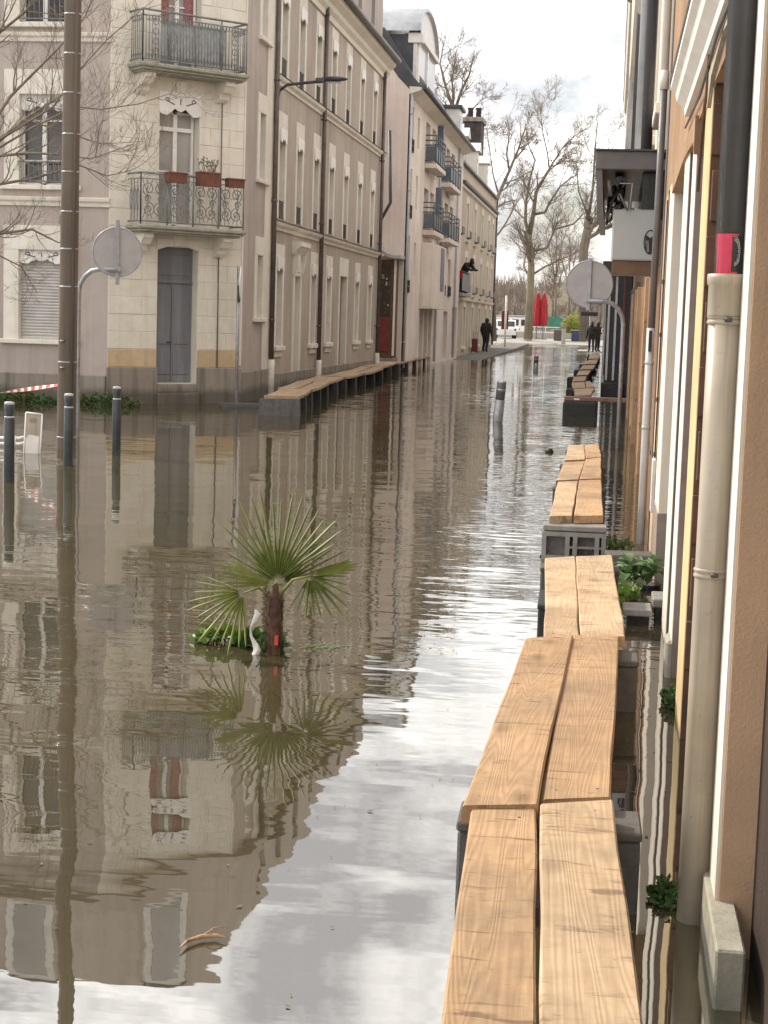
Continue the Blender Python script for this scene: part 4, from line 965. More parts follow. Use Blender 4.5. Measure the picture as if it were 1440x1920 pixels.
# ================================================================== PLANK WALKWAYS
SCREW = MB().lathe([(.0045, 0), (.0045, .0025), (.003, .003)], 8).mesh('screw'); SCREW.materials.append(M['iron_dark'])
def plank_quad(c4, z, th, mat, label, group=None, name='plank', sag=0.):
    """c4: near-left, near-right, far-right, far-left ground points; local Y runs along the plank"""
    P = [Vector((p[0], p[1], z)) for p in c4]; o = sum(P, Vector())/4
    ax = ((P[2]+P[3])-(P[0]+P[1])); ax.z = 0; ax.normalize(); an = math.atan2(-ax.x, ax.y)
    Ri = Matrix.Rotation(-an, 3, 'Z'); Q = [Ri @ (p-o) for p in P]
    m = MB(); n = 6; c = .006; rr = random.Random(int(abs(o.x*1000)+o.y*77)); rings = []
    for k in range(n+1):
        q = k/n; l = Q[0].lerp(Q[3], q); r_ = Q[1].lerp(Q[2], q); jl = rr.uniform(-.005, .004); jr = rr.uniform(-.004, .005); dz = rr.uniform(-.0015, .0015)-sag*4*q*(1-q)
        ring = [(l.x+jl, l.y, -th), (l.x+jl, l.y, -c), (l.x+jl+c, l.y, 0), (r_.x+jr-c, r_.y, 0), (r_.x+jr, r_.y, -c), (r_.x+jr, r_.y, -th)]
        rings.append([m.pt(x, y, zz+dz) for x, y, zz in ring])
    for a, b in zip(rings, rings[1:]):
        for j in range(6): m.face((a[j], a[(j+1) % 6], b[(j+1) % 6], b[j]))
    m.face(rings[0]); m.face(rings[-1][::-1])
    me = m.mesh(name); me.materials.append(M[mat]); ob = bpy.data.objects.new(name, me); COL.objects.link(ob); ob.location = o; ob.rotation_euler = (0, 0, an)
    if o.y < 20 and name == 'plank' and mat != 'plank_far':
        for q in (.035, .965):
            l = Q[0].lerp(Q[3], q); r_ = Q[1].lerp(Q[2], q)
            for f in (.22, .76):
                if rr.random() < .3: continue
                p = l.lerp(r_, f+rr.uniform(-.05, .05)); so_ = bpy.data.objects.new('screw', SCREW); COL.objects.link(so_); so_.parent = ob; so_.location = (p.x, p.y, -.002)
    return tag(ob, label, 'plank', group)
def px4(q, z): return [onz(x, y, z) for x, y in q]
ZB = .30; G = 'planks of the right walkway'
p = px4([(828, 1920), (1002, 1920), (1007, 1514), (885, 1516)], ZB); d_ = (p[0]-p[3])*.75; p[0] += d_; p[1] += (p[1]-p[2])*.75
plank_quad(p, ZB, .07, 'plank', 'knotty orange plank on the water side beside the beige downpipe, start of the walkway', G)
p = px4([(1011, 1920), (1205, 1920), (1149, 1500), (1014, 1507)], ZB+.012); p[0] += (p[0]-p[3])*.75; p[1] += (p[1]-p[2])*.75
plank_quad(p, ZB+.012, .08, 'plank_pale', 'pale sun-bleached plank on the wall side beside the beige downpipe', G)
plank_quad(px4([(868, 1510), (1006, 1508), (1075, 1190), (985, 1196)], ZB+.01), ZB+.01, .055, 'plank', 'warm orange plank angled across the second bay, on the water side of a wide gap', G)
plank_quad(px4([(1017, 1498), (1145, 1494), (1160, 1188), (1068, 1190)], ZB-.005), ZB-.005, .055, 'plank', 'brown plank with cathedral grain beside the angled orange plank', G)
plank_quad(px4([(1022, 1194), (1086, 1196), (1078, 1043), (1022, 1046)], ZB-.012), ZB-.012, .05, 'plank_pale', 'short tan plank before the hollow block, on the water side', G)
plank_quad(px4([(1089, 1194), (1173, 1193), (1147, 1041), (1079, 1043)], ZB-.006), ZB-.006, .05, 'plank_pale', 'short pale plank before the hollow block, on the wall side', G)
far = [([(1030, 968), (1073, 967), (1084, 902), (1046, 903)], 'water side, just past the hollow block'), ([(1076, 967), (1131, 966), (1127, 899), (1086, 900)], 'wall side, just past the hollow block'),
       ([(1043, 901), (1084, 899), (1097, 865), (1058, 866)], 'water side, middle of the far group of six'), ([(1087, 898), (1128, 897), (1127, 858), (1098, 861)], 'wall side, middle of the far group of six'),
       ([(1058, 863), (1097, 861), (1095, 834), (1066, 835)], 'water side, end of the far group of six'), ([(1099, 859), (1128, 857), (1122, 832), (1097, 834)], 'wall side, end of the far group of six')]
for k, (q, s) in enumerate(far): plank_quad(px4(q, ZB-.004*k+.01*(k % 2)), ZB-.004*k+.01*(k % 2), .055, 'plank' if k % 2 else 'plank_pale', 'sawn plank on the '+s, G)

# hollow concrete blocks that carry the planks
def hollow_block(w_, h, dp, cells, mat='block'):
    m = MB(); rim = .03; m.box(-w_/2, w_/2, -dp/2+.10, dp/2, 0, h)
    m.box(-w_/2, w_/2, -dp/2, -dp/2+.10, 0, rim); m.box(-w_/2, w_/2, -dp/2, -dp/2+.10, h-rim, h)
    xs = [-w_/2+w_*c for c in cells]
    for x in xs: m.box(min(max(x-.016, -w_/2), w_/2-.032), min(max(x+.016, -w_/2+.032), w_/2), -dp/2, -dp/2+.10, rim, h-rim)
    return m
def put_block(mb, name, loc, rz, mat, label, group='concrete blocks under the right walkway', parts=True):
    me = mb.mesh(name); me.materials.append(M[mat]); o = bpy.data.objects.new(name, me); COL.objects.link(o); o.location = loc; o.rotation_euler = (0, 0, rz)
    return tag(o, label, 'block', group)
hb = hollow_block(.46, .20, .22, (0, .40, .52, .86, 1.)); hb.box(-.046, .23, -.105, -.05, .085, .10)
o = put_block(hb, 'hollow_block', (-.213, 12.0, .0), .03, 'blockgrey', 'hollow grey block with open cells facing out beyond the short planks')
m = MB(); m.box(-.225, .235, -.11, .11, .205, .245, .006); o = put_block(m, 'capping_slab', (-.213, 12.02, .0), .02, 'blockgrey', 'thin grey slab lying on the hollow block')
m = MB(); m.box(-.24, .24, -.10, .10, -.3, .0); put_block(m, 'block', (-.213, 12.0, .0), .03, 'block', 'sunken block carrying the hollow block')
def stack(x0, x1, y, dp, ztop, label, mat='block', name='support_block'):
    m = MB(); m.box(x0, x1, -dp/2, dp/2, -.35, ztop-.03, .008); m.box(x0-.004, x1+.004, -dp/2-.004, dp/2+.004, ztop-.028, ztop, .006)
    return put_block(m, name, (0, y, 0), .02, mat, label)
stack(-.385, .145, 4.80, .22, .243, 'grey support block under the first plank joint')
stack(-.30, .175, 7.36, .24, .23, 'grey support block where the angled plank meets the short planks')
stack(-.37, .10, 10.05, .2, .225, 'grey support block under the far end of the short planks')
stack(-.33, .05, 8.9, .5, .22, 'dark slatted support under the short planks', 'blockdark')
stack(-.47, .0, 14.85, .25, .235, 'support block under the middle of the far six planks')
stack(-.48, -.02, 17.2, .25, .235, 'support block under the third joint of the far six planks'); stack(-.48, -.05, 19.3, .25, .23, 'support block at the open end of the far six planks')
stack(-.38, .17, 2.45, .26, .243, 'support block under the start of the walkway')

m = MB(); m.box(-.20, .24, -.13, .13, -.3, .10, .01); put_block(m, 'step_block', (.225, 11.7, 0), .1, 'block', 'pale concrete step beside the potted plant')
# platform further along
t = thing('platform', 'dark bale platform topped with a reddish cross plank', 'platform', (-.45, 31.3, 0))
MB().box(-.86, -.22, 30.9, 32.0, -.4, .26, .04).build('bale', M['blockdark'], t)
MB().box(-.84, .32, 31.0, 31.35, .265, .335, .006).build('cross_plank', M['crossplank'], t); MB().box(-.66, -.56, 30.99, 30.998, .28, .31).build('label_tag', M['plastic'], t)
mm = [([(1078, 742), (1108, 741), (1113, 728), (1076, 729)], 0), ([(1074, 728), (1098, 727), (1096, 716), (1072, 717)], 1), ([(1100, 741), (1116, 730), (1112, 728), (1094, 740)], 0), ([(1099, 727), (1116, 726), (1106, 714), (1097, 715)], 1),
      ([(1073, 715), (1097, 714), (1100, 705), (1076, 706)], 0), ([(1080, 704), (1102, 703), (1109, 694), (1086, 695)], 1), ([(1086, 693), (1112, 692), (1117, 684), (1092, 685)], 0), ([(1095, 683), (1118, 682), (1121, 674), (1103, 675)], 1), ([(1103, 673), (1123, 672), (1124, 664), (1107, 665)], 0)]
for k, (q, s) in enumerate(mm):
    pp = px4(q, .34-.01*s); plank_quad(pp, .34-.01*s, .06, 'plank_far', 'weathered plank of the winding stretch past the dark bale platform', 'planks of the winding far walkway')
for k, (x, y) in enumerate(((1084, 735), (1082, 712), (1092, 698), (1100, 687), (1112, 672))):
    c = onz(x, y, .2); m = MB(); m.box(-.26, .3, -.3, .3, -.5, .27, .03); put_block(m, 'support_block', (c.x, c.y, 0), 0, 'blockdark', 'dark wet block under the winding stretch of planks', 'blocks under the winding far walkway')
# left walkway
pts = [onz(x, y, .33) for x, y in ((525, 742), (552, 729), (585, 716), (622, 706), (660, 698), (695, 688), (728, 679), (762, 672), (795, 665), (823, 659))]
GL = 'planks of the left walkway'
for k, (a, b) in enumerate(zip(pts, pts[1:])):
    ax = (b-a).normalized(); nr = Vector((ax.y, -ax.x, 0))
    for s in (0, 1):
        o_ = (-.31, -.012) if s else (.012, .31); j = .05*math.sin(k*2.1+s)
        q = [a+nr*(o_[0]+j), a+nr*(o_[1]+j), b+nr*(o_[1]+j)+ax*.1, b+nr*(o_[0]+j)+ax*.1]
        plank_quad(q, .33+.012*(k % 2), .055, 'plank_far', 'weathered plank of the walkway along the long terrace house, %s side' % ('wall' if s else 'water'), GL+(', wall side' if s else ', water side'), 'plank', .02)
for k in range(19):
    q = k/18*(len(pts)-1); i = min(int(q), len(pts)-2); c = pts[i].lerp(pts[i+1], q-i); ax = (pts[i+1]-pts[i]).normalized()
    m = MB(); w_ = .36; m.prism([(-w_, -.4), (w_, -.4), (w_*.93, .27), (-w_*.93, .27)], -.14, .14); 
    m.box(-.2, .2, -.15, -.139, -.05, .18)
    ob = put_block(m, 'support_block', (c.x, c.y, 0), math.atan2(-ax.x, ax.y), 'blockdark' if k else 'block', 'dark block under the plank walkway along the long terrace house' if k else 'grey end block of the walkway at the corner house', 'blocks under the left walkway')
m = MB(); m.box(-.5, .5, -.12, .12, -.02, .05, .008); ob = put_block(m, 'loose_board', (-6.55, 29.6, .01), .35, 'block', 'grey board lying in the water by the edge-on sign', None); ob['category'] = 'board'

# ================================================================== STREET FURNITURE
# utility pole
t = thing('utility_pole', 'tall weathered utility pole with metal bands by the bollards', 'pole', (-6.49, 19.23, 0))
b0 = onY(124, 842, 19.23); b1 = onY(137, 0, 19.23)
r0 = .115; top = b0+(b1-b0)*1.75
MB().tube([tuple(b0-Vector((0, 0, .4))), tuple(b0), tuple(b1), tuple(top)], [r0*1.02, r0, .098, .09], 20).build('shaft', M['pole'], t)
ax = (b1-b0)
for y in (28, 100, 172, 248, 318, 392, 462, 533, 676, 820):
    q = (842-y)/842; c = b0+ax*q; rr_ = r0+(.098-r0)*q+.003; MB().tube([tuple(c), tuple(c+Vector((0, 0, .018)))], rr_, 20).build('band', M['galv'], t)
m = MB(); m.tube([tuple(b0+Vector((.085, -.085, .1))), tuple(b1+Vector((.075, -.07, 0))), tuple(top+Vector((.07, -.06, 0)))], .022, 10); m.build('cable_conduit', M['pole'], t)
for y in (640, 690): c = onY(117, y, 19.12); MB().lathe([(0, 0), (.03, .0), (.03, .012), (0, .016)], 10, (c.x, c.y-.005, c.z)).build('bolt', M['galv'], t)
# bollards
def bollard():
    t = bpy.data.objects.new('bollard', None); COL.objects.link(t)
    MB().lathe([(.052, -.4), (.052, .60), (.047, .615), (.047, .62)], 20).build('post', M['bollard'], t)
    MB().lathe([(.049, .62), (.049, .635), (.044, .638)], 20).build('band', M['band'], t)
    MB().lathe([(.042, .636), (.040, .66), (.048, .70), (.050, .745), (.046, .752)], 20).build('neck', M['bollard'], t)
    MB().lathe([(.047, .75), (.050, .758), (.048, .772), (.02, .78)], 20).build('cap', M['band'], t)
    return t
b_ = bollard()
GB = 'charcoal bollards by the utility pole'
for k, (x, y, lab) in enumerate(((17, 903, 'charcoal bollard farthest from the corner house, beside the tilted white panel'), (128, 872, 'charcoal bollard standing in front of the utility pole'), (218, 846, 'charcoal bollard nearest the corner house door'))):
    o = b_ if k == 0 else copy_tree(b_); c = onz(x, y); o.location = c; o.rotation_euler = (0, 0, k*.4); tag(o, lab, 'bollard', GB)
def mid_bollard(px, h, tilt, label):
    c = onz(*px); t = thing('street_bollard', label, 'bollard', c, 'grey bollards standing out of the water in the street'); t.rotation_euler = (tilt*.4, tilt, 0)
    MB(Fr(c, (1, 0, 0), (0, 1, 0))).lathe([(.085, -.4), (.085, h*.52), (.078, h*.53)], 18).build('lower_post', M['galv'], t)
    MB(Fr(c, (1, 0, 0), (0, 1, 0))).lathe([(.080, h*.53), (.080, h*.94), (.07, h*.97)], 18).build('upper_post', M['graphite'], t)
    MB(Fr(c, (1, 0, 0), (0, 1, 0))).lathe([(.074, h*.93), (.077, h*.955), (.06, h)], 18).build('cap', M['zinc'], t)
    MB(Fr(c, (1, 0, 0), (0, 1, 0))).lathe([(.0815, h*.74), (.0815, h*.80)], 18).build('band', M['galv'], t)
mid_bollard((933, 790), .70, .07, 'tilted grey bollard in the middle of the flooded street'); mid_bollard((1004, 697), .56, .02, 'small dark bollard farther down the flooded street')
# round signs seen from behind
def round_sign(c, r, yaw, post, label, bar=.4):
    base = Vector((post[0], post[1], 0)); t = thing('round_sign', label, 'sign', base, 'round signs on bent posts seen from behind')
    n = Vector((math.sin(yaw), -math.cos(yaw), 0)); u = Vector((math.cos(yaw), math.sin(yaw), 0)); fr = Fr(c, u, n)
    m = MB(fr); k = 40; a = [m.pt(r*math.cos(2*math.pi*j/k), -.012, r*math.sin(2*math.pi*j/k)) for j in range(k)]; b = [m.pt(r*math.cos(2*math.pi*j/k), 0, r*math.sin(2*math.pi*j/k)) for j in range(k)]
    m.face(a[::-1]); m.face(b)
    for j in range(k): m.face((a[j], a[(j+1) % k], b[(j+1) % k], b[j]))
    d = m.build('disc', M['signback'], t)
    m = MB(fr); m.tube([(r*1.005*math.cos(2*math.pi*j/k), -.006, r*1.005*math.sin(2*math.pi*j/k)) for j in range(k+1)], .012, 6, False); m.build('rim', M['galv'], d)
    m = MB(fr); m.box(-.028, .028, .0, .035, -bar, bar, .006); m.build('mount_rail', M['galv'], t)
    P0 = Vector(post); W = MB(); s = -1 if c.x < post[0] else 1
    ac = c+n*.06+Vector((0, 0, -r*.72)); h = ac.z; pts = [(P0.x, P0.y, -.3), (P0.x, P0.y, h*.5), (P0.x, P0.y, h-.32)]
    for q in (.25, .5, .75, 1.): an = q*math.pi/2; pts.append((P0.x+(ac.x-P0.x)*.55*(1-math.cos(an)), P0.y+(ac.y-P0.y)*.55*(1-math.cos(an)), h-.32+.32*math.sin(an)))
    pts.append(tuple(ac)); W.tube(pts, .030, 12).build('bent_post', M['galv'], t)
    MB(fr).box(-.05, .05, .03, .07, -r*.80, -r*.62, .005).build('clamp', M['galv'], t)
    return t
round_sign(onY(220, 473, 21.2), .315, .38, (-6.99, 21.2), 'round sign on a bent post behind the utility pole, seen from behind', .42)
round_sign(onY(1105, 533, 23.1), .315, -.05, (.135, 23.1), 'round sign on a bent post before the boarded shopfront, seen from behind', .36)
c = onY(447, 530, 30.1); t = thing('edge_on_sign', 'round sign seen edge-on beside the corner of the mauve house', 'sign', (c.x, c.y, 0))
MB().tube([(c.x, c.y, -.3), (c.x, c.y, c.z+.3)], .03, 10).build('post', M['galv'], t)
fr = Fr(c+Vector((.02, 0, .0)), (-.14, 1, 0), (1, .14, 0)); m = MB(fr); k = 28
a = [m.pt(.3*math.cos(2*math.pi*j/k), .02, .3*math.sin(2*math.pi*j/k)) for j in range(k)]; b = [m.pt(.3*math.cos(2*math.pi*j/k), .04, .3*math.sin(2*math.pi*j/k)) for j in range(k)]
m.face(a[::-1]); m.face(b)
for j in range(k): m.face((a[j], a[(j+1) % k], b[(j+1) % k], b[j]))
m.build('disc', M['white'], t); MB(fr).box(-.05, .05, -.03, .02, -.36, -.05, .008).build('clamp', M['iron_dark'], t)
# tilted panel in the water
c = onz(58, 850); t = thing('tilted_panel', 'small pale framed panel leaning out of the water between the bollards', 'panel', c)
lean = Vector((.07, 0, 1)).normalized(); fr = Fr(c, (1, .1, 0), (.1, -1, 0))
def sh(z): return z*.07
m = MB(fr); m.prism([(-.09, -.2), (.10, -.2), (.10+sh(.47), .46), (-.09+sh(.47), .475)], -.012, .012); m.build('board', M['pipe_beige'], t)
for a0, a1 in (((-.09, -.2), (-.09+sh(.47), .475)), ((.10, -.2), (.10+sh(.47), .46)), ((-.09+sh(.47), .475), (.10+sh(.47), .46))): MB(fr).tube([(a0[0], .014, a0[1]), (a1[0], .014, a1[1])], .009, 6).build('frame', M['white'], t)
MB(fr).prism([(-.015, .36), (.07, .36), (.072, .41), (-.013, .41)], .012, .016).build('faded_print', M['taupe'], t); MB(fr).prism([(-.07, -.1), (.08, -.1), (.10, .20), (-.02, .22), (-.06, .17)], .012, .015).build('faded_patch', M['offwhite'], t)
c = onz(8, 838); t = thing('fallen_barrier', 'white plastic barrier piece floating behind the bollard farthest from the corner house', 'barrier', c)
m = MB(Fr(c, (1, 0, 0), (0, 1, 0)))
for z in (.03, .10): m.tube([(-.5, 0, z), (.17, .03, z+.012), (.24, .03, z+.03)], .016, 8)
m.tube([(.12, .0, -.05), (.13, .02, .14)], .012, 8); m.build('rails', M['plastic'], t)
m = MB(Fr(c, (1, 0, 0), (0, 1, 0))); m.box(-.3, -.06, -.02, .0, .16, .32, .005); m.build('board', M['brownwood'], t)
# barrier tape
p0 = onY(-160, 758, 24); p1 = Vector((-6.58, 19.32, b0.z)); p1 = onY(108, 722, 19.3)
m2 = MB(); n = 46; segs = []
for k in range(n):
    a = p0.lerp(p1, k/n); b = p0.lerp(p1, (k+1)/n); tw = .024*math.cos(k*.16); ty = .024*math.sin(k*.16)
    A_ = lambda p, s: (p.x, p.y+ty*s, p.z+tw*s)
    segs.append([A_(a, -1), A_(b, -1), A_(b, 1), A_(a, 1)])
t = thing('barrier_tape', 'red and white barrier tape tied to the utility pole', 'tape', p1)
ids = [(m2.pt(*q[0]), m2.pt(*q[3])) for q in segs]+[(m2.pt(*segs[-1][1]), m2.pt(*segs[-1][2]))]
for a, b in zip(ids, ids[1:]): m2.face((a[0], b[0], b[1], a[1]))
m2.build('strip', M['plastic'], t)
for k in range(1, n, 2): m = MB(); m.quad(*[(x, y-.003, z) for x, y, z in segs[k]]); m.build('red_stripe', M['tape_red'], t)

# ================================================================== PLANTS
def leaf_clump(mb, c, rx, ry, h, n, size, rng_):
    for k in range(n):
        a = rng_.uniform(0, 6.283); q = math.sqrt(rng_.random()); x = c[0]+rx*q*math.cos(a); y = c[1]+ry*q*math.sin(a); z = c[2]+h*rng_.random()*(1-.6*q)
        d = Vector((rng_.uniform(-1, 1), rng_.uniform(-1, 1), rng_.uniform(-.1, 1))).normalized(); s = size*rng_.uniform(.6, 1.3); e_ = d.orthogonal().normalized()*s*.35
        p0 = Vector((x, y, z)); i = len(mb.v); mb.v += [p0, p0+d*s*.5+e_, p0+d*s, p0+d*s*.5-e_]; mb.face((i, i+1, i+2, i+3))
def weed(c, rx, ry, h, n, size, mat, label, seed, group=None):
    m = MB(); leaf_clump(m, c, rx, ry, h, n, size, random.Random(seed)); lo = Vector(c); t = thing('weed_clump', label, 'weed', lo, group); m.build('leaves', M[mat], t, False)
    s = MB(); rr = random.Random(seed+1)
    for k in range(8): x = c[0]+rr.uniform(-rx, rx)*.6; y = c[1]+rr.uniform(-ry, ry)*.6; s.tube([(x, y, c[2]-.08), (x+rr.uniform(-.03, .03), y, c[2]+h*.6)], .004, 4)
    s.build('stems', M['leafdark'], t)
for k in range(7):
    x = -11.3+k*.42+(.25 if k > 3 else 0)
    weed((x, 28.45, 0), .3, .18, .15+.05*(k % 3), 330, .06, 'leafdark' if k % 2 else 'weedolive', 'low green weeds at the foot of the mauve front wall', 20+k, 'weeds along the front wall')
weed((.335, 7.45, .0), .03, .14, .10, 220, .028, 'leafdark', 'dark weed growing by the guard stone at the foot of the house', 41)
weed((.235, 4.85, -.01), .045, .10, .07, 260, .026, 'leafdark', 'weed floating at the foot of the beige downpipe', 42)
weed((.10, 12.6, .0), .12, .2, .10, 120, .05, 'leafdark', 'weed beside the hollow block at the boarded shopfront', 44)
# potted plant with broad leaves
t = thing('potted_plant', 'broad-leaved green plant in a dark pot standing in the water by the wall', 'plant', (.24, 10.75, 0))
MB(Fr((.30, 10.75, 0), (1, 0, 0), (0, 1, 0))).lathe([(.07, -.2), (.085, .02), (.09, .03), (.088, .035)], 16).build('pot', M['black'], t)
m = MB(); nseg = 5
L_ = []
for i in range(nseg+1):
    q = i/nseg; wv = .034*math.sin(math.pi*min(1, q*.92+.06))**.8; zz = .05*math.sin(q*2.2)-.045*q*q
    L_.append((m.pt(-wv, q*.14, zz+.010), m.pt(0, q*.14, zz), m.pt(wv, q*.14, zz+.010)))
for a, b in zip(L_, L_[1:]): m.face((a[0], a[1], b[1], b[0]), True); m.face((a[1], a[2], b[2], b[1]), True)
lm = m.mesh('leaf', recalc=False); lm.materials.append(M['rosette']); rr = random.Random(9)
for k in range(46):
    o = bpy.data.objects.new('leaf', lm); COL.objects.link(o); o.parent = t
    cx = -.05 if k % 3 else .05; o.location = (cx+rr.uniform(-.05, .05), rr.uniform(-.10, .12), .03+.12*rr.random())
    o.rotation_euler = (rr.uniform(-.2, .9), rr.uniform(-.3, .3), rr.uniform(0, 6.28)); s = rr.uniform(.6, 1.15); o.scale = (s, s, s)
weed((.17, 10.35, .0), .06, .16, .09, 160, .05, 'leaf', 'light green weed in front of the potted plant', 45)

# palm in the water
base = onz(513, 1226); t = thing('palm', 'small fan palm with a brown trunk standing in the flood water', 'palm', base)
FPm = Fr(base, (math.cos(.13), math.sin(.13), 0), (-math.sin(.13), math.cos(.13), 0)); PXM = 8.2/3100*1.0
m = MB(FPm); rr = random.Random(6); prof = [(.033, -.3), (.033, .0), (.037, .08), (.037, .2), (.034, .27), (.022, .31), (.012, .36)]
m.lathe(prof, 18)
for k in range(260):
    a = rr.uniform(0, 6.28); z = rr.uniform(0, .29); r_ = .035; p0 = (r_*math.cos(a), r_*math.sin(a), z); l = rr.uniform(.02, .05)
    m.tube([p0, (p0[0]*1.25, p0[1]*1.25, z+l*.7), (p0[0]*1.3+rr.uniform(-.01, .01), p0[1]*1.3, z+l)], .0022, 3, False, .0008)
m.build('trunk', M['palmtrunk'], t)
def fan(hub, a_dir, nrm, R_, half, n, droop, mat, seed, lenf=None):
    rr = random.Random(seed); a = Vector(a_dir).normalized(); nn = Vector(nrm); nn = (nn-a*nn.dot(a)).normalized(); b = nn.cross(a); m = MB(FPm); hb_ = Vector(hub)
    def P(th, r_, off=0.): d = a*math.cos(th)+b*math.sin(th); p = hb_+d*r_+nn*off; p = p-Vector((0, 0, droop*(r_/R_)**2*R_)); return m.pt(p.x, p.y, p.z)
    st = 2*half/n; lens = [R_*rr.uniform(.84, 1.04)*(1-.22*(abs((k+.5)/n*2-1))**2)*(lenf((k+.5)/n) if lenf else 1) for k in range(n)]
    for k in range(n):
        th = -half+st*(k+.5)+rr.uniform(-.12, .12)*st; l = lens[k]; sp = .34+rr.uniform(-.04, .04)
        h0 = P(th, .015); prev = None
        for q, wf in ((.12, .5), (sp, .5), (sp+.06, .40), (.8, .34), (.93, .18)):
            r_ = l*q; wv = st*wf if q <= sp else st*sp*wf/q
            cur = (P(th-wv, r_, .0), P(th, r_, .008+.016*(q if q < .5 else 1-q)), P(th+wv, r_, .0))
            if prev is None: m.face((h0, cur[1], cur[0])); m.face((h0, cur[2], cur[1]))
            else: m.face((prev[0], prev[1], cur[1], cur[0])); m.face((prev[1], prev[2], cur[2], cur[1]))
            prev = cur
        tp = P(th, l); m.face((prev[0], prev[1], tp)); m.face((prev[1], prev[2], tp))
    return m
def frond(hub, a_dir, nrm, R_, half, n, droop, mat, seed, lenf=None):
    o = fan(hub, a_dir, nrm, R_, half, n, droop, mat, seed, lenf).build('frond', M[mat], t, False)
    h = Vector(hub); MB(FPm).tube([(0, 0, .27), tuple(Vector((0, 0, .30)).lerp(h, .5)+Vector((0, 0, .03))), tuple(h)], .007, 6, True, .005).build('stalk', M['palmlight'], o)
frond((.01, .0, .37), (.02, .1, 1), (0, -1, .15), .50, 1.0, 17, .02, 'palm', 1)
frond((.0, .04, .36), (-.55, .5, .62), (.1, -1, .3), .40, .62, 8, .03, 'palm', 2)
frond((-.02, -.03, .35), (-.85, -.3, .35), (.3, -.5, .9), .33, .5, 7, .10, 'palmlight', 7)
frond((.03, .02, .35), (.62, .3, .6), (-.2, -1, .3), .40, .42, 7, .05, 'palm', 8)
frond((-.155, -.06, .315), (-.75, -.15, -.52), (0, -1, .25), .31, 1.15, 13, .10, 'palmlight', 3)
frond((.17, .0, .40), (.5, -.1, -.75), (0, -1, .35), .25, 1.25, 11, .12, 'palm', 4)
frond((.185, .01, .405), (.95, .1, .25), (0, -.6, 1), .24, .30, 6, .03, 'palmlight', 5)
m = MB(FPm); m.box(.006, .024, -.054, -.046, .055, .105); ob = m.build('red_tag', M['tape_red'], t)
t2 = thing('white_plastic_bag', 'crumpled white plastic hanging beside the palm trunk', 'bag', FPm.P(-.1, 0, 0)); m = MB(FPm)
rr = random.Random(12); rings = []
for k, (z, r_) in enumerate(((-.03, .02), (.02, .026), (.05, .018), (.09, .007), (.13, .006), (.17, .014), (.205, .017), (.225, .006))):
    rings.append([m.pt(-.10+.02*math.sin(k*1.3)+r_*math.cos(j*.785)*rr.uniform(.7, 1.2), -.02+r_*.7*math.sin(j*.785)*rr.uniform(.7, 1.2), z) for j in range(8)])
for a, b in zip(rings, rings[1:]):
    for j in range(8): m.face((a[j], a[(j+1) % 8], b[(j+1) % 8], b[j]))
m.face(rings[-1]); m.build('sheet', M['plastic'], t2)
for k, (x, y, rx, n, mt, lab) in enumerate(((386, 1205, .07, 90, 'leaf', 'bright green weed tuft under the drooping frond, farthest from the palm trunk'), (430, 1206, .055, 80, 'leaf', 'bright green weed tuft under the drooping palm frond'), (475, 1212, .09, 230, 'leafdark', 'dense green weeds beside the palm trunk'), (512, 1222, .06, 120, 'leafdark', 'dark weeds at the foot of the palm trunk'))):
    c = onz(x, y); weed(tuple(c), rx, .06, .085+.02*(k % 2), n, .05, mt, lab, 60+k)
m = MB(); rr = random.Random(13); c = onz(605, 1213)
for k in range(70): p = c+Vector((rr.gauss(0, .07), rr.gauss(0, .05), .004)); s = rr.uniform(.006, .016); a = rr.uniform(0, 6); m.quad((p.x-s, p.y, p.z), (p.x, p.y-s*.5, p.z), (p.x+s, p.y+s*.3, p.z+.004), (p.x, p.y+s*.6, p.z))
tag(m.build('floating_leaves', M['leaf'], None, False), 'scatter of small leaves floating beside the palm', 'leaves', kind='stuff')
# driftwood and floating lump
pp = [onz(x, y, .012) for x, y in ((338, 1776), (352, 1764), (378, 1756), (405, 1754), (425, 1758))]
m = MB(); m.tube([tuple(p) for p in pp], [.002, .005, .007, .006, .002], 8); m.tube([tuple(pp[2]), tuple(pp[2]+Vector((.03, .02, .02))), tuple(pp[2]+Vector((.06, .05, .015)))], .003, 5, True, .001); single(m, 'driftwood', M['batten'], 'pale curved stick floating on the calm water', 'stick', pp[2])
c = onz(1030, 848); m = MB(Fr(c, (1, 0, 0), (0, 1, 0))); m.lathe([(.02, -.03), (.05, .0), (.055, .02), (.035, .045), (.01, .055)], 12); single(m, 'floating_ball', M['black'], 'small dark ball floating near the end of the far planks', 'ball', c)

# drifting leaves and scum on the calm water
m = MB(); rr = random.Random(77)
for k in range(260):
    if k < 150: p = Vector((rr.uniform(-2.6, -.45), rr.uniform(3.6, 9.5), .003))
    else: p = Vector((rr.uniform(.1, .3), rr.uniform(4.5, 12.), .003))
    s = rr.uniform(.002, .008) if rr.random() < .85 else rr.uniform(.01, .018); a = rr.uniform(0, 6.28); c, q = math.cos(a)*s, math.sin(a)*s
    m.quad((p.x-c, p.y-q, p.z), (p.x+q*.5, p.y-c*.5, p.z+.002), (p.x+c, p.y+q, p.z+.001), (p.x-q*.5, p.y+c*.5, p.z+.002))
tag(m.build('drifting_leaves', M['driftleaf'], None, False), 'tiny brown leaf bits drifting on the calm flood water', 'leaves', kind='stuff')
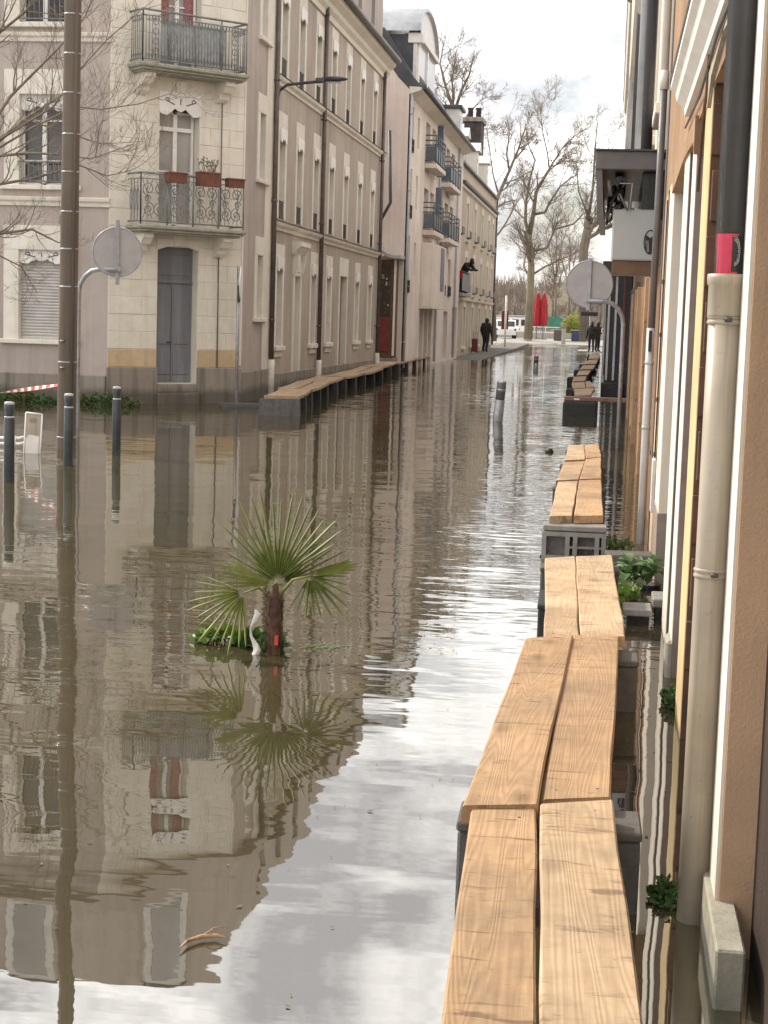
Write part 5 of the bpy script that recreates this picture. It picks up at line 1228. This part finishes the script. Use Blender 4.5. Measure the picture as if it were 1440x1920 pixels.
# ================================================================== BARE TREES
FLOOR = [.0085]
def grow(mb, p, d, L, r, lev, rr, nchild, up=.10, sides=3, wig=.22, shrink=(.5, .75), ang=(.35, .95)):
    r = max(r, FLOOR[0]); n = 4 if lev else 3; pts = [p.copy()]; q = p.copy(); dd = d.normalized()
    for k in range(n):
        dd = (dd+Vector((rr.uniform(-wig, wig), rr.uniform(-wig, wig), rr.uniform(-wig, wig)+up))).normalized(); q = q+dd*(L/n); pts.append(q.copy())
    mb.tube([tuple(x) for x in pts], r, sides if lev < 2 else 5, False, r*.45)
    if lev:
        for k in range(nchild):
            tq = rr.uniform(.25, 1.); f = tq*n; i = min(int(f), n-1); s = pts[i].lerp(pts[i+1], f-i); ax = (pts[i+1]-pts[i]).normalized()
            e1 = ax.orthogonal().normalized(); e1.rotate(Matrix.Rotation(rr.uniform(0, 6.283), 3, ax)); an = rr.uniform(*ang)
            grow(mb, s, ax*math.cos(an)+e1*math.sin(an), L*rr.uniform(*shrink), r*.5*(1-.3*tq), lev-1, rr, nchild, up, sides, wig, shrink, ang)
def tree(name, label, limbs, base_r, Y, seed, lev, nch, tr_mat, group, minr=.012, twiglen=.45, depth=2.0, up=.06):
    """limbs: pixel polylines (first = trunk); each gets twigs along its upper part"""
    rr = random.Random(seed); root = onY(*limbs[0][0][0], Y); t = thing(name, label, 'tree', (root.x, root.y, root.z), group)
    tw = MB(); trunk = MB()
    for k, (poly, r0, r1) in enumerate(limbs):
        dy = 0 if k == 0 else rr.uniform(-depth, depth); P = [onY(x, y, Y+dy*(i/(len(poly)-1)) if k else Y) for i, (x, y) in enumerate(poly)]
        (trunk if k == 0 else tw).tube([tuple(p) for p in P], r0, 8 if k == 0 else 6, True, r1)
        tot = sum((b-a).length for a, b in zip(P, P[1:]))
        nt_ = int(nch[0] if k else nch[0]*.5)
        for j in range(nt_):
            q = rr.uniform(.15 if k else .6, 1.)*(len(P)-1); i = min(int(q), len(P)-2); s = P[i].lerp(P[i+1], q-i); ax = (P[i+1]-P[i]).normalized(); e1 = ax.orthogonal().normalized(); e1.rotate(Matrix.Rotation(rr.uniform(0, 6.283), 3, ax)); an = rr.uniform(.3, 1.1)
            grow(tw, s, ax*math.cos(an)+e1*math.sin(an), min(max(tot*twiglen*rr.uniform(.5, 1.), .3), 3.4), max(minr*1.6, (r0+(r1-r0)*q/(len(P)-1))*.5), lev, rr, nch[1], up)
    trunk.build('trunk', M[tr_mat], t); tw.build('crown', M['twig'] if tr_mat != 'twig_near' else M['twig_near'], t); return t
GT = 'bare plane trees on the quay'
T1 = [([(990, 637), (994, 560), (996, 500), (992, 440)], .36, .24), ([(992, 445), (1000, 400), (1005, 360), (1025, 325), (1040, 300)], .22, .07), ([(992, 440), (985, 415), (986, 380), (995, 330), (1003, 300)], .17, .05),
      ([(1000, 402), (1022, 398), (1030, 380), (1050, 350), (1075, 330)], .13, .05), ([(1002, 470), (1025, 465), (1040, 430), (1075, 420), (1095, 400)], .14, .05), ([(998, 515), (1022, 500), (1055, 485), (1090, 470)], .10, .04),
      ([(993, 520), (982, 500), (985, 480), (982, 460)], .10, .05), ([(1030, 318), (1027, 290), (1018, 250), (1012, 200)], .08, .03), ([(1040, 300), (1060, 270), (1090, 245)], .07, .03), ([(1003, 300), (990, 270), (985, 230)], .06, .03)]
tree('plane_tree', 'tall bare plane tree beside the closed red parasols', T1, .36, 136, 3, 3, (7, 5), 'bark_plane', GT, .011, .42, 2.5)
T2 = [([(1096, 640), (1094, 520), (1094, 470), (1102, 430)], .42, .34), ([(1102, 432), (1100, 415), (1104, 405)], .30, .16), ([(1102, 428), (1118, 420), (1130, 405), (1150, 395)], .24, .10), ([(1104, 405), (1112, 350), (1115, 290), (1120, 230)], .12, .04), ([(1130, 405), (1135, 350), (1142, 260)], .10, .03), ([(1104, 408), (1085, 360), (1080, 300)], .09, .03)]
tree('plane_tree', 'bare pollarded plane tree behind the round sign on the right', T2, .42, 132, 5, 3, (6, 5), 'bark', GT, .011, .4, 2.)
T3 = [([(925, 640), (923, 520), (922, 400)], .26, .17), ([(922, 402), (935, 365), (955, 320), (972, 280), (985, 240)], .16, .05), ([(923, 395), (945, 380), (965, 375)], .08, .03), ([(955, 320), (950, 290), (955, 250), (950, 215)], .08, .03), ([(935, 365), (925, 330), (918, 280), (912, 240)], .07, .03), ([(972, 280), (985, 272), (1000, 262)], .05, .02)]
tree('plane_tree', 'slim bare plane tree at the corner of the old beige house', T3, .26, 122, 7, 3, (6, 4), 'bark', GT, .010, .4, 2.)
T4 = [([(868, 620), (862, 400), (858, 300), (850, 200)], .30, .16), ([(850, 205), (835, 160), (825, 120), (832, 80)], .12, .04), ([(852, 210), (865, 170), (880, 140), (888, 105)], .12, .04), ([(855, 250), (880, 210), (905, 185)], .10, .03), ([(850, 200), (848, 150), (855, 95)], .09, .03), ([(856, 280), (830, 230), (815, 190)], .09, .03), ([(857, 290), (885, 260), (912, 240)], .08, .03)]
tree('plane_tree', 'bare tree rising behind the slate roofs of the apartment house', T4, .30, 118, 9, 3, (5, 5), 'bark', GT, .012, .42, 2.5)
for k, (x, w_, h) in enumerate(((1040, 8, 430), (1065, 8, 455), (1035, 5, 500), (962, 6, 545), (1125, 8, 500))):
    TL = [([(x, 610), (x+2, 575), (x+w_*.3, (610+h)/2)], .16, .10), ([(x+w_*.3, (610+h)/2+8), (x-12, h+30), (x-18, h)], .09, .03), ([(x+w_*.3, (610+h)/2), (x+14, h+25), (x+22, h+5)], .09, .03), ([(x+w_*.3, (610+h)/2), (x+4, h+20), (x+2, h-12)], .09, .03)]
    tree('riverside_tree', 'thin bare tree in the riverside row beyond the red parasols', TL, .16, 190+7*k, 30+k, 2, (9, 6), 'bark', 'thin bare trees along the river', .02, .5, 3.)
TN = [([(-260, 900), (-230, 600), (-190, 480)], .12, .09), ([(-190, 480), (-80, 330), (0, 262), (45, 225), (85, 198), (130, 170)], .05, .008), ([(-190, 470), (-100, 400), (0, 292), (60, 287), (120, 290), (170, 298), (250, 270)], .035, .005), ([(-150, 420), (-60, 130), (0, 60), (50, 20), (80, -30)], .04, .01),
      ([(-100, 400), (0, 345), (60, 335), (150, 310), (200, 330), (245, 320)], .03, .004), ([(-120, 440), (0, 438), (60, 430), (110, 455), (150, 440)], .03, .004), ([(-80, 330), (20, 180), (60, 140), (110, 90), (160, 30), (190, -40)], .03, .006), ([(0, 262), (100, 200), (150, 130), (200, 75), (240, 40), (300, -10)], .018, .004), ([(-40, 300), (60, 240), (140, 200), (190, 205), (260, 195), (320, 175)], .02, .004), ([(-120, 440), (-20, 470), (40, 500), (70, 550)], .02, .004), ([(45, 225), (100, 240), (190, 270), (270, 265)], .014, .003)]
FLOOR[0] = .0030
tree('near_tree', 'bare tree reaching thin branches across the mauve house front', TN, .12, 24.5, 15, 2, (12, 4), 'twig_near', None, .0036, .24, .8, .14)

# ================================================================== THE QUAY
Q = .25
def closed_parasol(x, y, label):
    c = onY(x, y, 140); c.z = Q; t = thing('closed_parasol', label, 'parasol', c, 'closed red parasols on the quay'); fr = Fr(c, (1, 0, 0), (0, 1, 0))
    MB(fr).tube([(0, 0, 0), (0, 0, 3.95)], .045, 8).build('pole', M['galv'], t); m = MB(fr); rings = []
    for k, (z, r_) in enumerate(((1.1, .24), (1.4, .30), (1.9, .33), (2.6, .30), (3.2, .24), (3.7, .14), (3.9, .04))):
        rings.append([m.pt(r_*(1+.22*(j % 2))*math.cos(j*math.pi/8), r_*(1+.22*(j % 2))*math.sin(j*math.pi/8), z) for j in range(16)])
    for a, b in zip(rings, rings[1:]):
        for j in range(16): m.face((a[j], a[(j+1) % 16], b[(j+1) % 16], b[j]))
    m.face(rings[0]); m.face(rings[-1]); m.build('canopy', M['red'], t); MB(fr).lathe([(.35, 0), (.35, .06), (.1, .1)], 12).build('base', M['graphite'], t)
    MB(fr).tube([(.3*math.cos(k*.5), .3*math.sin(k*.5), 2.0) for k in range(14)], .02, 4).build('tie_strap', M['darkred'], t)
closed_parasol(1005, 640, 'closed red parasol next to the plane tree trunk'); closed_parasol(1017, 640, 'closed red parasol on the side away from the plane tree')
def car(c, rz, label, mat='carwhite', group=None):
    t = thing('parked_car', label, 'car', c, group); t.rotation_euler = (0, 0, rz); fr = Fr(c, (1, 0, 0), (0, 1, 0))
    prof = [(-2.0, .3), (-2.05, .75), (-1.9, .95), (-1.6, 1.0), (-1.2, 1.45), (-.4, 1.55), (.6, 1.5), (1.15, 1.05), (1.95, .9), (2.08, .6), (2.05, .3)]
    MB(fr).prism_u(prof, -.82, .82).build('body', M[mat], t)
    MB(fr).prism_u([(-1.5, 1.02), (-1.16, 1.38), (.55, 1.42), (1.0, 1.05)], -.835, .835).build('side_window', M['glass'], t)
    MB(fr).prism_u([(-1.63, 1.02), (-1.25, 1.42), (-1.22, 1.44), (-1.6, 1.0)], -.7, .7).build('rear_window', M['glass'], t); MB(fr).prism_u([(.64, 1.46), (1.16, 1.07), (1.19, 1.08), (.67, 1.49)], -.7, .7).build('windscreen', M['glass'], t)
    for x in (-.78, .78):
        for y in (-1.3, 1.3):
            w_ = MB(fr).tube([(x-.1, y, .31), (x+.1, y, .31)], .31, 16).build('wheel', M['tyre'], t); MB(fr).tube([(x-.11, y, .31), (x+.11, y, .31)], .18, 10).build('rim', M['zinc'], w_)
        MB(fr).box(x-.14, x+.06, -2.07, -2.0, .68, .82).build('tail_light', M['darkred'], t); MB(fr).box(x-.14, x+.06, 2.02, 2.09, .62, .74).build('headlight', M['band'], t)
    MB(fr).box(-.26, .26, -2.075, -2.03, .5, .62).build('number_plate', M['white'], t)
    return t
c = onY(946, 640, 140); c.z = Q; car(c, .12, 'white car parked at the end of the old beige house'); c = onY(928, 632, 150); c.z = Q; car(c, 1.3, 'white car standing crosswise behind the other white car')
# moored cabin boat
c = onY(975, 612, 176); c.z = -.5; t = thing('cabin_boat', 'white cabin boat moored behind the plane tree', 'boat', c); fr = Fr(c, (1, 0, 0), (0, 1, 0))
m = MB(fr); hl = []
for x, w_ in ((-4.2, 1.2), (-1, 1.5), (2, 1.4), (4.2, .15)): hl.append([m.pt(x, -w_*.7, -.2), m.pt(x, -w_, 1.2), m.pt(x, w_, 1.2), m.pt(x, w_*.7, -.2)])
for a, b in zip(hl, hl[1:]):
    for j in range(4): m.face((a[j], a[(j+1) % 4], b[(j+1) % 4], b[j]))
m.face(hl[0]); m.face(hl[-1]); m.build('hull', M['offwhite'], t)
cb = MB(fr).box(-3, 1.2, -1., 1., 1.2, 2.7, .05).build('cabin', M['white'], t); MB(fr).box(-3.2, 1.5, -1.15, 1.15, 2.7, 2.82, .02).build('cabin_roof', M['zinc'], cb)
for k in range(4): MB(fr).box(-2.7+k*.95, -2.0+k*.95, -1.02, -.99, 1.75, 2.4).build('window', M['glass'], cb)
rl = MB(fr); rl.tube([(1.3, -1.2, 1.9), (2.6, -1., 1.9), (4, -.2, 2.)], .03, 5)
for x, y in ((1.3, -1.2), (2.6, -1.), (4, -.2)): rl.tube([(x, y, 1.2), (x, y, 1.95)], .03, 5)
rl.build('rail', M['galv'], t)
# green tent, shrub, planters, kiosk boards
c = onY(1040, 618, 160); c.z = .2; t = thing('green_tent', 'low green tarpaulin tent on the quay', 'tent', c); fr = Fr(c, (1, 0, 0), (0, 1, 0))
MB(fr).prism([(-1.4, .9), (1.2, .9), (1.3, 1.5), (.4, 2.1), (-.6, 2.0), (-1.5, 1.4)], -1.5, 1.5).build('canopy', M['green'], t)
for x in (-1.3, 1.1): MB(fr).tube([(x, -1.4, 0), (x, -1.4, 1.2)], .04, 6).build('leg', M['galv'], t)
c = onY(1076, 625, 150); c.z = .25; t = thing('yellow_green_shrub', 'yellow-green leafy shrub behind the blue planter', 'shrub', c); m = MB(); leaf_clump(m, (c.x, c.y, .5), 1.15, .9, 2.4, 2600, .16, random.Random(3)); leaf_clump(m, (c.x-.5, c.y, 1.), .7, .7, 1.6, 900, .16, random.Random(4)); m.build('foliage', M['willow'], t, False)
m = MB(); rr = random.Random(2)
for k in range(9): m.tube([(c.x+rr.uniform(-.2, .2), c.y, .2), (c.x+rr.uniform(-.7, .7), c.y+rr.uniform(-.4, .4), 1.8)], .03, 5)
m.build('stem', M['bark'], t)
for k, (x0, x1, mt, lab) in enumerate(((1038, 1060, 'brownbox', 'brown planter box on the quay'), (1071, 1098, 'navy', 'dark blue planter box on the quay before the shrub'))):
    a = onY(x0, 640, 137); b = onY(x1, 640, 137); t = thing('planter_box', lab, 'planter', ((a.x+b.x)/2, 137, Q), 'planter boxes on the quay')
    MB().box(a.x, b.x, 136.7, 137.4, Q, Q+.82, .03).build('box', M[mt], t); MB().box(a.x-.04, b.x+.04, 136.66, 137.44, Q+.82, Q+.90, .01).build('rim', M['paving'], t); MB().box(a.x+.05, b.x-.05, 136.75, 137.35, Q+.86, Q+.93).build('soil', M['brownwood'], t)
c = onY(1056, 650, 128); t = thing('island_post', 'short stone post on the low traffic island', 'post', (c.x, 128, .07)); fr = Fr((c.x, 128, .07), (1, 0, 0), (0, 1, 0))
MB(fr).box(-.16, .16, -.16, .16, 0, 1.25, .03).build('shaft', M['oldstone'], t); MB(fr).box(-.24, .24, -.24, .24, 1.25, 1.6, .03).build('head', M['plinth'], t)
c = onY(1105, 592, 110); t = thing('street_board', 'dark green board sign on a thin post near the two standing people', 'sign', (c.x, 110, .0)); MB().box(c.x-.55, c.x+.55, 110, 110.06, c.z-.02, c.z+.24, .01).build('board', M['black'], t); MB().tube([(c.x+.05, 110.1, -.3), (c.x+.05, 110.1, c.z+.1)], .03, 8).build('post', M['galv'], t)
t = thing('quay_railing', 'low pale railing along the river edge of the quay', 'railing', (-4, 150, Q)); m = MB()
for k in range(34): x = -20+k; m.tube([(x, 150, Q), (x, 150, Q+1.0)], .035, 5)
for z in (.5, 1.0): m.tube([(-20, 150, Q+z), (13, 150, Q+z)], .035, 5)
m.build('rails', M['offwhite'], t)
t = thing('corner_post', 'white post with dark red panel at the end of the old beige house', 'post', (-6.3, 99, .2)); MB().tube([(-6.35, 99, .1), (-6.35, 99, 3.2)], .06, 8).build('post', M['white'], t); MB().box(-6.62, -6.2, 99.2, 99.3, 1.2, 2.3, .02).build('panel', M['darkred'], t)
t = thing('low_wall', 'long pale quay wall behind the planters', 'wall', (-2, 146, Q)); MB().box(-12.5, 6, 145.8, 146.1, 0, .8, .02).build('wall', M['paving'], t)

# ================================================================== PEOPLE
def person_mat(name, split):
    m, t, p = newmat(name); z = NN(t, 'ShaderNodeSeparateXYZ', {0: NN(t, 'ShaderNodeTexCoord').outputs['Object']}).outputs[2]
    n = NN(t, 'ShaderNodeValToRGB', {0: math_(t, 'DIVIDE', z, 2.)}); n.color_ramp.interpolation = 'CONSTANT'; e = n.color_ramp.elements
    e[0].position = 0; e[0].color = (*split[0][1], 1); e[1].position = split[1][0]/2; e[1].color = (*split[1][1], 1)
    for h, c in split[2:]: x = e.new(h/2); x.color = (*c, 1)
    nz = noise(t, NN(t, 'ShaderNodeTexCoord').outputs['Object'], 9, 3); t.links.new(mix(t, math_(t, 'MULTIPLY', nz.outputs[0], .35), n.outputs[0], (.01, .01, .01)), p.inputs['Base Color']); p.inputs['Roughness'].default_value = .85; return m
def person(loc, rz, J, label, split, hairlen=.0, hat=None):
    """J: joint name -> (x, y, z); the body is one skinned surface"""
    t = thing('person', label, 'person', loc); t.rotation_euler = (0, 0, rz)
    names = list(J); idx = {n: i for i, n in enumerate(names)}
    E = [('pelvis', 'waist'), ('waist', 'chest'), ('chest', 'neck'), ('neck', 'head'), ('head', 'crown')]
    for s in 'lr': E += [('pelvis', s+'hip'), (s+'hip', s+'knee'), (s+'knee', s+'ankle'), (s+'ankle', s+'toe'), ('chest', s+'sho'), (s+'sho', s+'elb'), (s+'elb', s+'wri'), (s+'wri', s+'palm')]
    verts = [J[n] for n in names]; edges = [(idx[a], idx[b]) for a, b in E]
    rad = {'pelvis': .19, 'waist': .185, 'chest': .20, 'neck': .07, 'head': .09, 'crown': .075, 'hip': .125, 'knee': .085, 'ankle': .065, 'toe': .05, 'sho': .105, 'elb': .075, 'wri': .052, 'palm': .042}
    R_ = [rad.get(n, rad.get(n[1:], .05)) for n in names]
    for s in 'lr':
        w_ = Vector(J[s+'wri']); pa = Vector(J[s+'palm']); d = (pa-w_).normalized(); sd = d.orthogonal().normalized(); pi = idx[s+'palm']
        for k in range(5):
            o = sd*(.028*(k-2)/2 if k else .05); l = (.055, .07, .08, .075, .06)[k]
            verts.append(tuple(pa+o+d*(l if k else .02))); edges.append((pi, len(verts)-1)); R_.append(.010)
    me = bpy.data.meshes.new('body'); me.from_pydata(verts, edges, []); ob = bpy.data.objects.new('body', me); COL.objects.link(ob); ob.parent = t
    md = ob.modifiers.new('skin', 'SKIN'); md.use_smooth_shade = True
    for k, v_ in enumerate(me.skin_vertices[0].data): v_.radius = (R_[k], R_[k]); v_.use_root = (k == 0)
    ob.modifiers.new('sub', 'SUBSURF').levels = 1; ob.modifiers['sub'].render_levels = 1
    me.materials.append(person_mat('clothes_'+label[:12].replace(' ', '_'), split))
    h = Vector(J['head']); m = MB(); off = Vector((0, 0, 0))
    m.lathe([(.02, .16), (.075, .13), (.10, .07), (.104, .0), (.098, -.05-hairlen), (.05, -.09-hairlen)][::-1], 14, (h.x, h.y+.018, h.z))
    me2 = m.mesh('hair'); me2.materials.append(hat or M['hair']); o2 = bpy.data.objects.new('hair', me2); COL.objects.link(o2); o2.parent = t
    m = MB(); m.tube([(h.x, h.y-.085, h.z+.02), (h.x, h.y-.112, h.z-.015), (h.x, h.y-.09, h.z-.03)], .012, 6); me3 = m.mesh('nose'); me3.materials.append(M['skin']); o3 = bpy.data.objects.new('nose', me3); COL.objects.link(o3); o3.parent = t
    return t
SK = (.42, .26, .19); DK = (.022, .018, .02); JN = (.022, .024, .032)
base_j = dict(pelvis=(0, 0, .95), waist=(0, 0, 1.10), chest=(0, -.01, 1.32), neck=(0, -.02, 1.49), head=(0, -.04, 1.60), crown=(0, -.04, 1.70),
    lhip=(.10, 0, .90), lknee=(.12, -.10, .50), lankle=(.13, .02, .09), ltoe=(.14, -.14, .04), rhip=(-.10, 0, .90), rknee=(-.12, .06, .49), rankle=(-.14, .24, .10), rtoe=(-.14, .10, .04),
    lsho=(.19, 0, 1.40), lelb=(.26, .04, 1.13), lwri=(.25, -.08, .90), lpalm=(.25, -.11, .83), rsho=(-.19, 0, 1.40), relb=(-.27, .05, 1.13), rwri=(-.30, -.02, .88), rpalm=(-.30, -.03, .81))
c = onz(910, 660, .09); J1 = dict(base_j); J1.update(head=(0, -.10, 1.57), crown=(0, -.12, 1.66), neck=(0, -.05, 1.47))
person((c.x, c.y, .09), 2.8, J1, 'person in dark clothes walking with a red bag past the old beige house', [(0, (.01, .01, .01)), (.09, JN), (.92, DK), (1.5, (.05, .035, .03))], 0.)
c2 = Vector((-6.72, c.y-3.2, .05)); t = thing('red_bag', 'red wheeled bag beside the walking person', 'bag', (c2.x, c2.y, .09)); fr = Fr((c2.x, c2.y, .09), (1, 0, 0), (0, 1, 0))
MB(fr).box(-.15, .15, -.11, .11, .06, .72, .05).build('case', M['darkred'], t); MB(fr).tube([(-.1, .1, .75), (-.1, .12, 1.0), (.1, .12, 1.0), (.1, .1, .75)], .014, 6).build('handle', M['iron_dark'], t)
for x in (-.16, .16): MB(fr).tube([(x-.02, .1, .05), (x+.02, .1, .05)], .05, 10).build('wheel', M['tyre'], t)
st = dict(base_j); st.update(lknee=(.11, -.02, .5), lankle=(.12, .02, .09), ltoe=(.13, -.13, .04), rknee=(-.11, -.02, .5), rankle=(-.12, .02, .1), rtoe=(-.13, -.13, .04), lelb=(.25, .03, 1.13), lwri=(.14, -.18, 1.08), lpalm=(.08, -.21, 1.08))
mb_ = MB(); mb_.box(-2.1, .35, 100, 106, -.5, .06, .02); struct(mb_, 'kerb', M['paving'])
c = onz(1108, 660, .06); person((c.x, c.y, .06), -.3, st, 'person in a black coat standing on the kerb by the bar front, nearer the street', [(0, (.01, .01, .01)), (.09, (.05, .05, .055)), (.75, DK), (1.5, SK)], .04)
c = onz(1119, 660, .06); person((c.x, c.y+.5, .06), .9, st, 'person in a dark coat standing close to the bar front', [(0, (.01, .01, .01)), (.09, JN), (.6, (.03, .022, .025)), (1.5, SK)], .02)
lean = dict(base_j); lean.update(waist=(0, -.06, 1.10), chest=(0, -.24, 1.26), neck=(0, -.38, 1.36), head=(0, -.47, 1.43), crown=(0, -.52, 1.52), lsho=(.19, -.24, 1.32), lelb=(.24, -.42, 1.08), lwri=(.12, -.62, 1.05), lpalm=(.10, -.69, 1.06), rsho=(-.19, -.24, 1.32), relb=(-.24, -.42, 1.08), rwri=(-.12, -.62, 1.05), rpalm=(-.10, -.69, 1.06), lknee=(.11, -.02, .5), lankle=(.12, .04, .09), rknee=(-.11, -.02, .5), rankle=(-.12, .04, .1), ltoe=(.12, -.12, .04), rtoe=(-.12, -.12, .04))
person((-6.78, 75.0, 2.86), 1.0, lean, 'person in black leaning over the balcony rail of the old beige house', [(0, DK), (.2, DK), (1.36, (.2, .12, .09))], .03)
